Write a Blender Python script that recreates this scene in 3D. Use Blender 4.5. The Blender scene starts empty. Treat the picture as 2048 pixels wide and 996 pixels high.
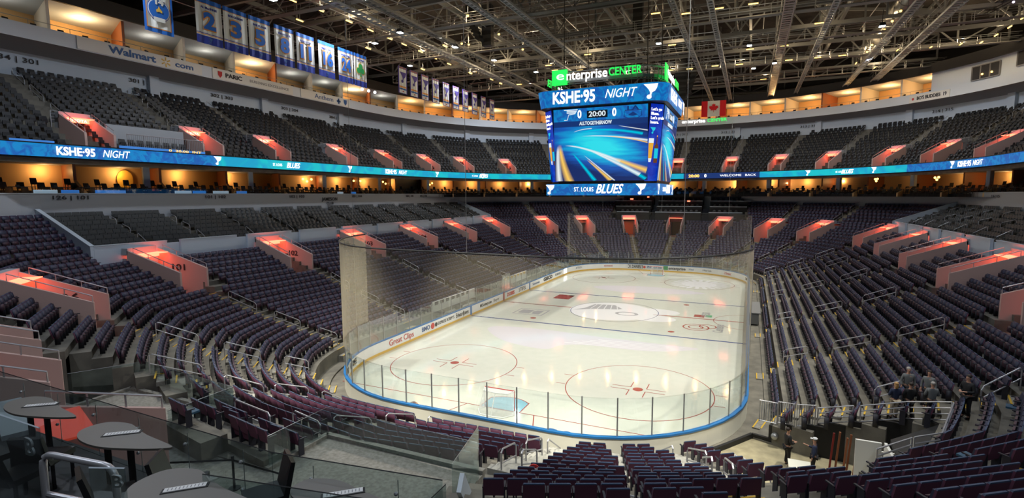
import bpy, math, random
import numpy as np
from mathutils import Matrix, Vector
random.seed(7)
S = bpy.context.scene
COL = S.collection
pi = math.pi
# ------------------------------------------------------------------ camera, world, exposure
cam = bpy.data.cameras.new('camera'); camo = bpy.data.objects.new('camera', cam); COL.objects.link(camo)
CP = Vector((12.74, -52.53, 12.25)); yaw, pit, rol = -.4049, -.105, -.002
F = Vector((math.sin(yaw)*math.cos(pit), math.cos(yaw)*math.cos(pit), math.sin(pit)))
R0 = Vector((math.cos(yaw), -math.sin(yaw), 0)); U0 = R0.cross(F)
Rr = R0*math.cos(rol)+U0*math.sin(rol); Ur = U0*math.cos(rol)-R0*math.sin(rol)
camo.matrix_world = Matrix(((Rr.x, Ur.x, -F.x, CP.x), (Rr.y, Ur.y, -F.y, CP.y), (Rr.z, Ur.z, -F.z, CP.z), (0, 0, 0, 1)))
cam.sensor_width = 36; cam.lens = 1026.6*36/2048; cam.shift_x = (1024-1057.86)/2048; cam.clip_end = 500; cam.clip_start = .05
S.camera = camo
def px(P):
    d = Vector(P)-CP; z = d.dot(F)
    if z < .3: return (-9e3, -9e3, z)
    return (1057.86+1026.6*d.dot(Rr)/z, 498-1026.6*d.dot(Ur)/z, z)
w = bpy.data.worlds.new('world'); S.world = w; w.use_nodes = True
w.node_tree.nodes['Background'].inputs[0].default_value = (.5, .55, .7, 1); w.node_tree.nodes['Background'].inputs[1].default_value = .01
S.view_settings.view_transform = 'Standard'; S.view_settings.look = 'None'; S.view_settings.gamma = 1
S.view_settings.use_curve_mapping = False; S.view_settings.exposure = 0.0
S.cycles.use_denoising = True; S.cycles.max_bounces = 5; S.cycles.diffuse_bounces = 2; S.cycles.glossy_bounces = 3
S.cycles.transparent_max_bounces = 24; S.cycles.caustics_reflective = False; S.cycles.caustics_refractive = False
S.cycles.sample_clamp_indirect = 4; S.cycles.use_light_tree = True
# ------------------------------------------------------------------ lights
LK = dict(ice=2500, seat_fill=1050, roof=75, club=60, suite=300)
def light(kind, loc, power, col=(1, 1, 1), size=.2, aim=None, ang=60, blend=.5):
    l = bpy.data.lights.new('scene_light', kind); l.energy = power; l.color = col
    if kind in ('POINT', 'SPOT'): l.shadow_soft_size = size
    if kind == 'SPOT': l.spot_size = math.radians(ang); l.spot_blend = blend
    o = bpy.data.objects.new('scene_light', l); COL.objects.link(o); o.location = loc
    if aim is not None: o.rotation_euler = (Vector(aim)-Vector(loc)).to_track_quat('-Z', 'Y').to_euler()
    return o
for y in (-26, -13, 0, 13, 26):                                       # sport lights of the roof, aimed at the ice
    for x in (-1, 1): light('SPOT', (x*21, y, 30.5), LK['ice']*9, (1, .97, .86), .35, (x*4, y*1.0, 0), 68, .8)
for x in (-14, 2, 16): light('SPOT', (x, -44, 29.5), LK['ice']*15, (1, .95, .82), .3, (x*.55, -30.6, .3), 24, .6)  # extra narrow spots added to brighten the outer face of the near boards
for x, y in ((-27, -32), (-27, -10), (-27, 14), (-27, 34), (27, -22), (27, 4), (27, 30), (-9, 34), (10, 36), (-9, -34), (9, -24), (-6, -54), (12, -56), (30, -46)):   # spots added as room fill over the seats; last three for near seat backs
    light('SPOT', (x, y, 30.2), LK['seat_fill']*4, (.8, .88, 1), .3, (x*1.12, y*1.12, 5), 170, .6)
# ------------------------------------------------------------------ materials
MATS = {}
def mat(name, col, rough=.6, metal=0, emit=None, es=0, spec=.5, noise=None, bump=0, nscale=4, alpha=None):
    if name in MATS: return MATS[name]
    m = bpy.data.materials.new(name); m.use_nodes = True; MATS[name] = m
    nt = m.node_tree; b = nt.nodes['Principled BSDF']
    b.inputs['Base Color'].default_value = (*col, 1); b.inputs['Roughness'].default_value = rough
    b.inputs['Metallic'].default_value = metal; b.inputs['Specular IOR Level'].default_value = spec
    if emit: b.inputs['Emission Color'].default_value = (*emit, 1); b.inputs['Emission Strength'].default_value = es
    if noise or bump:
        tc = nt.nodes.new('ShaderNodeTexCoord'); n = nt.nodes.new('ShaderNodeTexNoise')
        n.inputs['Scale'].default_value = nscale; n.inputs['Detail'].default_value = 6
        nt.links.new(tc.outputs['Object'], n.inputs['Vector'])
        if noise:
            r = nt.nodes.new('ShaderNodeValToRGB')
            r.color_ramp.elements[0].position = .35; r.color_ramp.elements[1].position = .65
            r.color_ramp.elements[0].color = (*noise, 1); r.color_ramp.elements[1].color = (*col, 1)
            nt.links.new(n.outputs['Fac'], r.inputs['Fac']); nt.links.new(r.outputs['Color'], b.inputs['Base Color'])
            if emit and emit == 'base': pass
        if bump:
            bp = nt.nodes.new('ShaderNodeBump'); bp.inputs['Strength'].default_value = bump
            nt.links.new(n.outputs['Fac'], bp.inputs['Height']); nt.links.new(bp.outputs['Normal'], b.inputs['Normal'])
    if alpha is not None: b.inputs['Alpha'].default_value = alpha
    return m
def led(name, c1, c2, s=1.0, scale=1.2):                              # a lit display showing a mottled picture
    m = bpy.data.materials.new(name); m.use_nodes = True; nt = m.node_tree; b = nt.nodes['Principled BSDF']
    b.inputs['Base Color'].default_value = (.01, .01, .01, 1); b.inputs['Roughness'].default_value = .5
    tc = nt.nodes.new('ShaderNodeTexCoord'); n = nt.nodes.new('ShaderNodeTexNoise'); n.inputs['Scale'].default_value = scale
    n.inputs['Detail'].default_value = 8; n.inputs['Distortion'].default_value = 1.5
    r = nt.nodes.new('ShaderNodeValToRGB'); r.color_ramp.elements[0].position = .42; r.color_ramp.elements[1].position = .58
    r.color_ramp.elements[0].color = (*c1, 1); r.color_ramp.elements[1].color = (*c2, 1)
    nt.links.new(tc.outputs['Object'], n.inputs['Vector']); nt.links.new(n.outputs['Fac'], r.inputs['Fac'])
    nt.links.new(r.outputs['Color'], b.inputs['Emission Color']); b.inputs['Emission Strength'].default_value = s
    MATS[name] = m; return m
def seethru(name, col, fac, rough=.5, graze=0.0, gloss=False):        # glass or netting: transparent mixed with a surface
    m = bpy.data.materials.new(name); m.use_nodes = True; nt = m.node_tree
    for n in list(nt.nodes): nt.nodes.remove(n)
    out = nt.nodes.new('ShaderNodeOutputMaterial'); mx = nt.nodes.new('ShaderNodeMixShader'); t = nt.nodes.new('ShaderNodeBsdfTransparent')
    if gloss:
        s = nt.nodes.new('ShaderNodeBsdfGlossy'); s.inputs['Roughness'].default_value = rough; t.inputs[0].default_value = (*col, 1)
        s.inputs['Color'].default_value = (.9, .95, .95, 1)
    else: s = nt.nodes.new('ShaderNodeBsdfDiffuse'); s.inputs['Color'].default_value = (*col, 1)
    lw = nt.nodes.new('ShaderNodeLayerWeight'); lw.inputs['Blend'].default_value = .3
    mt = nt.nodes.new('ShaderNodeMath'); mt.operation = 'MULTIPLY_ADD'; mt.use_clamp = True
    mt.inputs[1].default_value = graze; mt.inputs[2].default_value = fac
    nt.links.new(lw.outputs['Facing'], mt.inputs[0]); nt.links.new(mt.outputs[0], mx.inputs['Fac'])
    nt.links.new(t.outputs[0], mx.inputs[1]); nt.links.new(s.outputs[0], mx.inputs[2]); nt.links.new(mx.outputs[0], out.inputs[0])
    MATS[name] = m; return m
ICE = dict(rough=.075, spec=1.0)
mat('ice', (.74, .75, .66), noise=(.7, .72, .63), bump=.012, nscale=1.6, **ICE)
mat('ice_red', (.42, .07, .06), **ICE); mat('ice_blue', (.05, .09, .3), **ICE); mat('crease_blue', (.28, .55, .66), **ICE)
mat('ice_white', (.93, .92, .93), **ICE); mat('ice_lilac', (.76, .72, .76), **ICE); mat('ice_grey', (.5, .5, .52), **ICE); mat('ice_dark', (.13, .1, .1), **ICE)
mat('board_white', (.82, .83, .82), .35); mat('kick_yellow', (.75, .45, .05), .4); mat('cap_blue', (.02, .16, .42), .35); mat('board_cream', (.8, .78, .66), .5)
mat('concrete', (.2, .185, .15), .8, noise=(.13, .12, .1), nscale=1.3); mat('concrete_light', (.3, .285, .25), .8, noise=(.2, .19, .16), nscale=9)
mat('concrete_warm', (.42, .36, .22), .7, noise=(.3, .26, .16), nscale=2); mat('nosing', (.65, .4, .03), .6); mat('wall_grey', (.4, .42, .45), .7); mat('wall_pale', (.58, .66, .76), .7); mat('soffit', (.3, .3, .31), .8)
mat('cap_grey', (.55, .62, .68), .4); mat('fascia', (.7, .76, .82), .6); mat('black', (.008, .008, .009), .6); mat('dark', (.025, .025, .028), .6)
mat('steel', (.42, .43, .44), .35, .7); mat('rail', (.5, .5, .52), .38, .6); mat('steel_dark', (.2, .2, .195), .6, .2); mat('steel_pale', (.36, .38, .4), .5, .3)
mat('roof', (.06, .05, .042), .9, noise=(.022, .018, .016), bump=.4, nscale=.5); mat('duct', (.35, .34, .31), .35, .8)
mat('seat_plum', (.12, .042, .075), .6, spec=.25); mat('seat_navy', (.028, .032, .066), .5); mat('pan_plum', (.05, .022, .038), .55); mat('seat_top', (.035, .06, .12), .5); mat('seat_teal', (.03, .09, .15), .4); mat('seat_dark', (.019, .02, .023), .5)
mat('seat_grey', (.045, .049, .05), .5); mat('seat_frame', (.02, .02, .03), .5)
mat('warm_wall', (.75, .5, .24), .7); mat('wood', (.3, .1, .04), .5); mat('salmon', (.62, .42, .37), .7)
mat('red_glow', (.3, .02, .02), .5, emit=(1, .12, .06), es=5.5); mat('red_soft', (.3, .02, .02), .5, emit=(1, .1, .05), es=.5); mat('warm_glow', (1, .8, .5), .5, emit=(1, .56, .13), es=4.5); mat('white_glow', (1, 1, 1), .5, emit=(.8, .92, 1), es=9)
mat('violet_glow', (1, 1, 1), .5, emit=(.75, .45, 1), es=18); mat('sign_white', (1, 1, 1), .5, emit=(1, 1, 1), es=1.2); mat('sign_green', (0, .5, .1), .5, emit=(.03, 1, .12), es=1.0)
mat('tv_blue', (.1, .3, .8), .5, emit=(.03, .2, .6), es=.5); mat('tv_white', (.8, .9, 1), .5, emit=(.6, .8, 1), es=.25); mat('tv_amber', (1, .5, .1), .5, emit=(1, .55, .1), es=1.6)
mat('panel_white', (.8, .79, .74), .6); mat('banner_white', (.78, .76, .7), .8, emit=None); mat('banner_blue', (.015, .13, .5), .8); mat('banner_navy', (.03, .05, .32), .8)
mat('banner_purple', (.09, .06, .28), .8); mat('banner_orange', (.8, .33, .07), .8); mat('flag_red', (.75, .01, .02), .8); mat('green', (.02, .35, .09), .8)
mat('ink', (.02, .02, .025), .6); mat('ink_blue', (.04, .12, .32), .6); mat('ink_red', (.55, .03, .03), .6); mat('ink_green', (.05, .3, .12), .6); mat('gold', (.8, .5, .08), .6); mat('ink_grey', (.25, .25, .26), .6)
mat('table_top', (.125, .115, .098), .45); mat('card', (.75, .74, .72), .5); mat('chair_black', (.012, .012, .013), .4)
mat('skin', (.55, .3, .2), .6); mat('cloth_black', (.012, .012, .014), .8); mat('cloth_grey', (.16, .17, .17), .8); mat('cloth_khaki', (.5, .42, .3), .8); mat('cloth_white', (.75, .75, .72), .8)
mat('hair_blond', (.5, .28, .1), .6); mat('hair_dark', (.03, .02, .015), .6); mat('hair_grey', (.4, .37, .34), .6); mat('cloth_navy', (.02, .03, .07), .8); mat('cap_white', (.8, .8, .8), .7)
led('led_cyan', (0, .55, .62), (0, .36, .62), .95, .35); led('led_blue', (.0, .22, .55), (.005, .1, .42), 1.0, 1.4); led('led_deep', (0, .02, .38), (0, .05, .5), 1.0, .8)
mat('scr_cyan', (0, 0, 0), .5, emit=(0, .55, .75), es=1); mat('scr_navy', (0, 0, 0), .5, emit=(.004, .03, .16), es=1); mat('scr_yellow', (0, 0, 0), .5, emit=(.85, .55, .12), es=1)
mat('scr_pale', (0, 0, 0), .5, emit=(.75, .85, .9), es=1); mat('scr_black', (.005, .005, .006), .4); mat('scr_mid', (0, 0, 0), .5, emit=(.01, .13, .5), es=1); mat('scr_amber', (0, 0, 0), .5, emit=(.8, .4, .03), es=1)
mat('scr_brown', (0, 0, 0), .5, emit=(.12, .04, .01), es=1)
seethru('rink_glass', (.93, .95, .94), .03, .05, .35, gloss=True); seethru('club_glass', (.8, .86, .86), .05, .04, .3, gloss=True)
seethru('net', (.62, .55, .4), .13, graze=.45); seethru('net_fine', (.45, .42, .36), .05, graze=.25); seethru('goal_net', (.85, .85, .85), .3, graze=.3)
# ------------------------------------------------------------------ mesh and object helpers
WM = {}
def props(o, label=None, cat=None, group=None, kind=None):
    if label: o['label'] = label
    if cat: o['category'] = cat
    if group: o['group'] = group
    if kind: o['kind'] = kind
    return o
def thing(name, label, cat, loc=(0, 0, 0), rz=0, group=None):
    o = bpy.data.objects.new(name, None); COL.objects.link(o); o.empty_display_size = .2
    o.location = loc; o.rotation_euler = (0, 0, rz); WM[o.name] = Matrix.Translation(loc) @ Matrix.Rotation(rz, 4, 'Z')
    return props(o, label, cat, group)
def adopt(o, parent):
    if parent is not None:
        o.parent = parent; o.matrix_parent_inverse = WM.get(parent.name, Matrix()).inverted()
    WM[o.name] = Matrix()
    return o
class MB:
    def __init__(s): s.v = []; s.f = []; s.m = []; s.cur = 0
    def quad(s, *p): n = len(s.v); s.v += [tuple(q) for q in p]; s.f.append(tuple(range(n, n+len(p)))); s.m.append(s.cur)
    def hexa(s, p):                                                   # 8 points: bottom 4 then top 4
        n = len(s.v); s.v += [tuple(q) for q in p]
        for q in ((3, 2, 1, 0), (4, 5, 6, 7), (0, 1, 5, 4), (1, 2, 6, 5), (2, 3, 7, 6), (3, 0, 4, 7)): s.f.append(tuple(n+i for i in q)); s.m.append(s.cur)
    def box(s, c, d, M=None, taper=1.0):
        x, y, z = d[0]/2, d[1]/2, d[2]/2; P = [Vector((a*x*t, b*y*t, k*z)) for k, t in ((-1, 1), (1, taper)) for a, b in ((-1, -1), (1, -1), (1, 1), (-1, 1))]
        s.hexa([(M @ (Vector(c)+p)) if M else Vector(c)+p for p in P])
    def beam(s, a, b, w=.1, h=None, up=(0, 0, 1)):
        a, b = Vector(a), Vector(b); d = (b-a)
        if d.length < 1e-6: return
        d.normalize(); u = Vector(up)
        if abs(d.dot(u)) > .98: u = Vector((1, 0, 0))
        r = d.cross(u).normalized()*w/2; t = r.cross(d).normalized()*(h or w)/2
        s.hexa([a-r-t, a+r-t, b+r-t, b-r-t, a-r+t, a+r+t, b+r+t, b-r+t])
    def tube(s, pts, r=.03, n=6, close=False):
        pts = [Vector(p) for p in pts]; rings = []
        for i, p in enumerate(pts):
            d = (pts[min(i+1, len(pts)-1)]-pts[max(i-1, 0)])
            if close: d = pts[(i+1) % len(pts)]-pts[i-1]
            d.normalize(); u = Vector((0, 0, 1)) if abs(d.z) < .9 else Vector((1, 0, 0))
            a = d.cross(u).normalized(); b = a.cross(d)
            rr = r[i] if isinstance(r, (list, tuple)) else r
            n0 = len(s.v); s.v += [tuple(p+(a*math.cos(2*pi*k/n)+b*math.sin(2*pi*k/n))*rr) for k in range(n)]; rings.append(n0)
        L = len(rings)
        for i in range(L if close else L-1):
            A, B = rings[i], rings[(i+1) % L]
            for k in range(n): s.f.append((A+k, A+(k+1) % n, B+(k+1) % n, B+k)); s.m.append(s.cur)
        if not close:
            s.f.append(tuple(rings[0]+k for k in range(n))[::-1]); s.m.append(s.cur); s.f.append(tuple(rings[-1]+k for k in range(n))); s.m.append(s.cur)
    def prism(s, poly, off):                                          # planar polygon of 3D points pushed along off
        n = len(poly); b = len(s.v); off = Vector(off); s.v += [tuple(p) for p in poly]+[tuple(Vector(p)+off) for p in poly]
        s.f.append(tuple(range(b, b+n))[::-1]); s.f.append(tuple(range(b+n, b+2*n))); s.m += [s.cur]*2
        for i in range(n): s.f.append((b+i, b+(i+1) % n, b+n+(i+1) % n, b+n+i)); s.m.append(s.cur)
    def strip(s, A, B, close=False):
        n = len(s.v); L = len(A); s.v += [tuple(p) for p in A]+[tuple(p) for p in B]
        for i in range(L if close else L-1):
            j = (i+1) % L; s.f.append((n+i, n+j, n+L+j, n+L+i)); s.m.append(s.cur)
    def ball(s, c, r, n=8, sq=(1, 1, 1)):
        c = Vector(c); N = len(s.v)
        for i in range(n+1):
            for k in range(2*n):
                t, p = pi*i/n, pi*k/n; s.v.append((c.x+r*sq[0]*math.sin(t)*math.cos(p), c.y+r*sq[1]*math.sin(t)*math.sin(p), c.z+r*sq[2]*math.cos(t)))
        for i in range(n):
            for k in range(2*n): s.f.append((N+i*2*n+k, N+(i+1)*2*n+k, N+(i+1)*2*n+(k+1) % (2*n), N+i*2*n+(k+1) % (2*n))); s.m.append(s.cur)
    def mesh(s, name, mats):
        me = bpy.data.meshes.new(name); me.from_pydata(s.v, [], s.f)
        for m in ([mats] if isinstance(mats, str) else mats): me.materials.append(MATS[m])
        if max(s.m, default=0): me.polygons.foreach_set('material_index', s.m)
        me.update(); return me
    def build(s, name, mats, parent=None, smooth=False):
        me = s.mesh(name, mats)
        if smooth: me.polygons.foreach_set('use_smooth', [True]*len(me.polygons))
        o = bpy.data.objects.new(name, me); COL.objects.link(o); return adopt(o, parent)
def one(name, fn, mats, parent=None, **k):
    b = MB(); fn(b); o = b.build(name, mats, parent, k.pop('smooth', False)); return props(o, **k) if k else o
FIT = []
def text(s, loc, right, up, h, m, parent=None, w=None, bold=0.0, shear=0, name='lettering', ext=.01, align='CENTER'):
    c = bpy.data.curves.new(name, 'FONT'); c.body = s; c.size = 1; c.align_x = align; c.align_y = 'CENTER'; c.offset = bold; c.shear = shear; c.extrude = ext/h
    c.resolution_u = 3; c.materials.append(MATS[m]); o = bpy.data.objects.new(name, c); COL.objects.link(o)
    r = Vector(right).normalized(); u = Vector(up); u = (u-r*u.dot(r)).normalized(); n = r.cross(u)
    M = Matrix(((r.x, u.x, n.x, loc[0]), (r.y, u.y, n.y, loc[1]), (r.z, u.z, n.z, loc[2]), (0, 0, 0, 1)))
    if parent is not None:
        o.parent = parent; o.matrix_parent_inverse = WM.get(parent.name, Matrix()).inverted()
    o.matrix_basis = M @ Matrix.Diagonal((h*1.38, h*1.38, h, 1))
    if w: FIT.append((o, c, w, M, h))
    return o
def note(b, c, r, u, n, s, off=0):                                   # the winged note emblem
    c, r, u, n = Vector(c), Vector(r), Vector(u), Vector(n)
    P = lambda x, y: c+r*(x*s)+u*(y*s)+n*off
    for poly in ([(-.5, .5), (.5, .5), (.42, .2), (.3, .02), (.1, -.08), (-.02, -.1), (-.12, .1), (-.28, .3)], [(-.04, -.02), (.1, -.04), (.02, -.36), (-.06, -.38)],
                 [(-.1+.17*math.cos(t*pi/6), -.37+.15*math.sin(t*pi/6)) for t in range(12)]):
        b.prism([P(*q) for q in poly], n*.02)
def rot2(p, a): return (p[0]*math.cos(a)-p[1]*math.sin(a), p[0]*math.sin(a)+p[1]*math.cos(a))
ORD = ['', 'first', 'second', 'third', 'fourth', 'fifth', 'sixth', 'seventh', 'eighth', 'ninth', 'tenth', 'eleventh', 'twelfth', 'thirteenth', 'fourteenth', 'fifteenth', 'sixteenth', 'seventeenth', 'eighteenth', 'nineteenth', 'twentieth']
def nth(n):
    if n <= 20: return ORD[n]
    t = {2: 'twenty', 3: 'thirty', 4: 'forty', 5: 'fifty', 6: 'sixty', 7: 'seventy', 8: 'eighty', 9: 'ninety'}
    if n < 100: return (t[n//10]+'-'+ORD[n % 10]) if n % 10 else t[n//10][:-1]+'ieth'
    return str(n)+'th'
# ------------------------------------------------------------------ plan curves of the bowl
OUT = [(29.6, 0), (29.6, 9), (27.3, 14.6), (22.9, 18), (16.4, 22.4), (8.4, 26.4), (0, 28.3)]
def rin(th):
    c, s = math.cos(th), math.sin(th)
    if c > 1e-6 and 14*s/c <= 1.95: return 14/c
    if s > 1e-6 and 11.53*c/s <= 4.42: return 11.53/s
    d = c*4.42+s*1.95; return d+math.sqrt(max(0, d*d-(4.42**2+1.95**2)+9.58**2))
def rout(th):
    c, s = math.cos(th), math.sin(th)
    for (x0, y0), (x1, y1) in zip(OUT, OUT[1:]):
        dx, dy = x1-x0, y1-y0; den = c*dy-s*dx
        if abs(den) < 1e-9: continue
        r = (x0*dy-y0*dx)/den; k = ((c*r-x0)*dx+(s*r-y0)*dy)/(dx*dx+dy*dy)
        if -1e-6 <= k <= 1+1e-6 and r > 0: return r
    return 28.3
RI = {}; RO = {}
def rD(th, D):
    k = round(th, 5)
    if k not in RI: RI[k] = rin(th); RO[k] = rout(th)
    return RI[k]+(RO[k]-RI[k])*D/15.6
THS = [math.radians(a) for a in range(0, 91, 2)]
YS = [-20+i*40/36 for i in range(37)]
def zrow(D):
    if D < .84: return .1
    n = D/.85; return .75+.235*n+.005*n*n if n < 9 else 3.27+.36*(n-9)+max(0, n-20)*.09
def ringpar():                                                        # list of (kind, value, sx, sy) once round, anticlockwise from right side
    L = [('s', y, 1, 0) for y in YS]+[('e', t, 1, 1) for t in THS[1:]]+[('e', t, -1, 1) for t in THS[-2:0:-1]]
    L += [('s', y, -1, 0) for y in YS[::-1]]+[('e', t, -1, -1) for t in THS[1:]]+[('e', t, 1, -1) for t in THS[-2:0:-1]]
    return L
RP = ringpar()
def rp(q, D):
    k, v, sx, sy = q
    if k == 's': return Vector((sx*(14+D), v, 0))
    r = rD(v, D); return Vector((sx*r*math.cos(v), sy*(20+r*math.sin(v)), 0))
SIDE_P = [-16.5, -5.5, 5.5, 16.5]; AOFF = .95
TH_FAR = [17, 37.5, 53, 72, 90]; TH_NEAR = [14.5, 38, 56, 71, 88]
def seginfo(x, y, n_end=False):
    return math.degrees(math.atan2(abs(y)-20, abs(x))), math.hypot(x, abs(y)-20)
TUN = [(10.5, -29.3), (11.3, -30.5), (12.4, -33), (13.3, -35), (14.9, -36.6), (15.8, -38), (17, -33.2), (19.2, -30.8), (20.4, -27.8), (19.2, -26.5), (15.6, -26.1), (13.3, -25.4), (12.2, -27)]
def inpoly(x, y, P):
    c = False
    for (x0, y0), (x1, y1) in zip(P, P[1:]+P[:1]):
        if (y0 > y) != (y1 > y) and x < x0+(x1-x0)*(y-y0)/(y1-y0): c = not c
    return c
PLAT = (-13.4, 5.2, -47.3, -38.6)
def lineaisle(x, y, x0, y0, x1, y1, hw): return abs(x-(x0+(x1-x0)*(y-y0)/(y1-y0))) < hw
def void(x, y, D):                                                    # no terrace here: tunnels, deck, club block
    if abs(y) < 20 or (abs(y) < 30.5 and abs(x) > 29.6 and D > 15):
        if D > 16.7: return True
    if abs(y) < 31.3 and abs(x) > 29.6 and D > 16: return True
    if 11.4 < D < 16.7:
        if abs(y) < 20: return any(abs(y-p) < 1.25 for p in SIDE_P)
        th, r = seginfo(x, y); L = TH_NEAR[:3] if y < 0 else TH_FAR
        if any(r*abs(math.radians(th-t)) < 1.3 for t in L): return True
    if y > 46 and abs(x) < 12.6 and D > 16.3: return True
    if x > 10 and y < -25 and inpoly(x, y, TUN): return True
    if -19.5 < x < -13 and y < -40.6: return True
    if PLAT[0] < x < PLAT[1] and y < PLAT[3] and not (-6.4 < x < -1.4 and y > -41.3): return True
    if y < -47 or (y < -42 and x > 5): return True
    return False
def nearwall(x, y, D):                                                # keep seats clear of the portal walls
    if not 10.9 < D < 17.2: return False
    if abs(y) < 20: return any(abs(y-p) < 1.75 for p in SIDE_P)
    th, r = seginfo(x, y); L = TH_NEAR[:3] if y < 0 else TH_FAR
    return any(r*abs(math.radians(th-t)) < 1.8 for t in L)
def aisle(x, y, D):
    if abs(y) < 20: return D < 11.4 and any(abs(y-p-AOFF) < .68 for p in SIDE_P)
    if y < -30 and -11 < x < 14:
        return (lineaisle(x, y, 5.95, -31, 5.55, -38, .62+.09*(-31-y)) or lineaisle(x, y, 7.75, -31, 9.3, -36.5, .34) or lineaisle(x, y, 9.75, -30.5, 12.3, -35.5, .85)
                or lineaisle(x, y, -6.3, -31.5, -9.4, -36.5, .75) or lineaisle(x, y, -.35, -31.5, -3.2, -38, .6))
    th, r = seginfo(x, y); L = TH_NEAR[:3] if y < 0 else TH_FAR
    if D < 11.4 or D > 16.6: return any(r*abs(math.radians(th-t)) < .68 for t in L)
    return False
# ------------------------------------------------------------------ structure: floor, terraces, walls, roof
one('floor', lambda b: b.box((0, 0, -.06), (140, 150, .1)), 'concrete', kind='structure', label='bare concrete arena floor under the ice and stands')
NR = 28
def terr(b):
    L = len(RP)
    for n in range(NR):
        D0, D1 = n*.85, (n+1)*.85; z = zrow(D0); zp = zrow(D0-.85) if n else 0
        for i in range(L):
            q, q2 = RP[i], RP[(i+1) % L]
            a, c = rp(q, D0), rp(q2, D0); d, e = rp(q, D1), rp(q2, D1); m = (a+c+d+e)/4
            if void(m.x, m.y, (D0+D1)/2): continue
            al = aisle(m.x, m.y, (D0+D1)/2)
            b.cur = 0; Z = Vector((0, 0, z)); b.quad(a+Z, c+Z, e+Z, d+Z)
            b.quad(a+Vector((0, 0, zp-.02)), c+Vector((0, 0, zp-.02)), c+Z, a+Z)
            for j, (u, v) in ((i-1, (a, d)), (i+2, (c, e))):
                g0, g1 = RP[j % L], RP[(j+1) % L]
                if j == i+2: g0, g1 = q2, RP[j % L]
                mm = (rp(g0, D0)+rp(g1, D0)+rp(g0, D1)+rp(g1, D1))/4
                if void(mm.x, mm.y, (D0+D1)/2): b.quad(Vector((u.x, u.y, 0)), Vector((v.x, v.y, 0)), v+Z, u+Z)
            mo = (rp(q, D1)+rp(q2, D1)+rp(q, D1+.85)+rp(q2, D1+.85))/4
            if void(mo.x, mo.y, D1+.4): b.quad(Vector((d.x, d.y, 0)), Vector((e.x, e.y, 0)), e+Z, d+Z)
one('trim_1', terr, ['concrete', 'nosing'], kind='structure', label='stepped concrete seating terraces around the rink')
def steps(b):                                                         # half-height aisle steps with yellow edges
    for n in range(NR):
        for s in (0,):
            z = zrow(n*.85)
            def st(p, t, n_in, w=.6):
                p = Vector(p); t = Vector(t); i = Vector(n_in); zp = zrow((n-1)*.85) if n else 0
                b.cur = 0; a = p+i*.4
                b.hexa([q+Vector((0, 0, k)) for k in (zp-.02, (z+zp)/2) for q in (a-t*w, a+t*w, p+t*w, p-t*w)])
                b.cur = 1
                for e, zz in ((a, (z+zp)/2), (p, z)):
                    b.hexa([q+Vector((0, 0, k)) for k in (zz+.002, zz+.012) for q in (e-t*w, e+t*w, e+t*w-i*.07, e-t*w-i*.07)])
            if n*.85 < 11.4:
                for sx in (-1, 1):
                    for p in SIDE_P: st((sx*(14+n*.85), p+AOFF, 0), (0, 1, 0), (-sx, 0, 0))
            for sy, TT in ((1, TH_FAR), (-1, TH_NEAR[:3])):
                if 11.4 <= n*.85 < 16.7: continue
                for t in TT:
                    th = math.radians(t); r = rD(th, n*.85); c, s2 = math.cos(th), math.sin(th)
                    for sx in ((-1, 1) if t < 90 else (1,)):
                        x, y = sx*r*c, sy*(20+r*s2)
                        if void(x, y-.1*sy, n*.85) or (y < -30 and abs(x) < 11): continue
                
                        st((x, y, 0), (-sx*s2, sy*c, 0), (-sx*c, -sy*s2, 0))
one('trim_2', steps, ['concrete_light', 'nosing'], kind='structure', label='aisle steps with yellow edges')
def wsteps(b):                                                        # pale metal steps of the aisles by the near boards
    for (x0, y0, x1, y1, hw, m) in ((5.95, -31, 5.55, -38, .8, 14), (7.75, -31, 9.3, -36.5, .3, 11), (9.75, -30.5, 12.3, -35.5, .7, 10), (-6.3, -31.5, -9.4, -36.5, .7, 10), (-.35, -31.5, -3.2, -38, .55, 13)):
        for i in range(m):
            f = i/m; x, y = x0+(x1-x0)*f, y0+(y1-y0)*f; th, r = seginfo(x, y); t2 = math.radians(min(90, th)); D = (r-rin(t2))/(rout(t2)-rin(t2))*15.6
            z = zrow(max(0, D))+.12; b.box((x, y, z), (2*hw, .3, .04)); b.box((x, y-.13, z-.12), (2*hw, .03, .2))
mat('step_metal', (.42, .41, .36), .6, noise=(.3, .29, .25), nscale=3)
one('trim_3', wsteps, 'step_metal', kind='structure', label='pale metal aisle steps behind the near boards')
def deck(b):
    for x0, x1, y0, y1 in ((-13.4, -6.4, -47.3, -38.6), (-19.5, -13.4, -47.3, -40.7), (-1.4, 5.2, -47.3, -38.6), (-6.4, -1.4, -47.3, -41.3)): b.box(((x0+x1)/2, (y0+y1)/2, 1.75), (x1-x0, y1-y0, 3.1))
    for a, c in (((-1.4, -41.3), (-1.4, -38.65)), ((-1.4, -38.65), (5.2, -38.65)), ((-6.4, -41.3), (-6.4, -38.65)), ((-13.3, -38.65), (-6.4, -38.65)), ((-13.3, -41), (-13.3, -38.65))):
        b.beam((*a, 3.36), (*c, 3.36), .2, .14)
one('floor.001', deck, 'concrete_light', kind='structure', label='raised grey concrete accessible seating platform')
def tier(b):
    b.box((.7, -49.2, 7.1), (17.4, 4.1, .5)); b.box((.7, -47.2, 5.4), (17.4, .25, 3.8)); b.box((.7, -51.6, 7.4), (17.4, .8, 1.2))
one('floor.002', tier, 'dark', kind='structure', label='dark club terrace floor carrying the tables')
def ringwall(D, z0, z1, off=.0, rng=None): return
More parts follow.
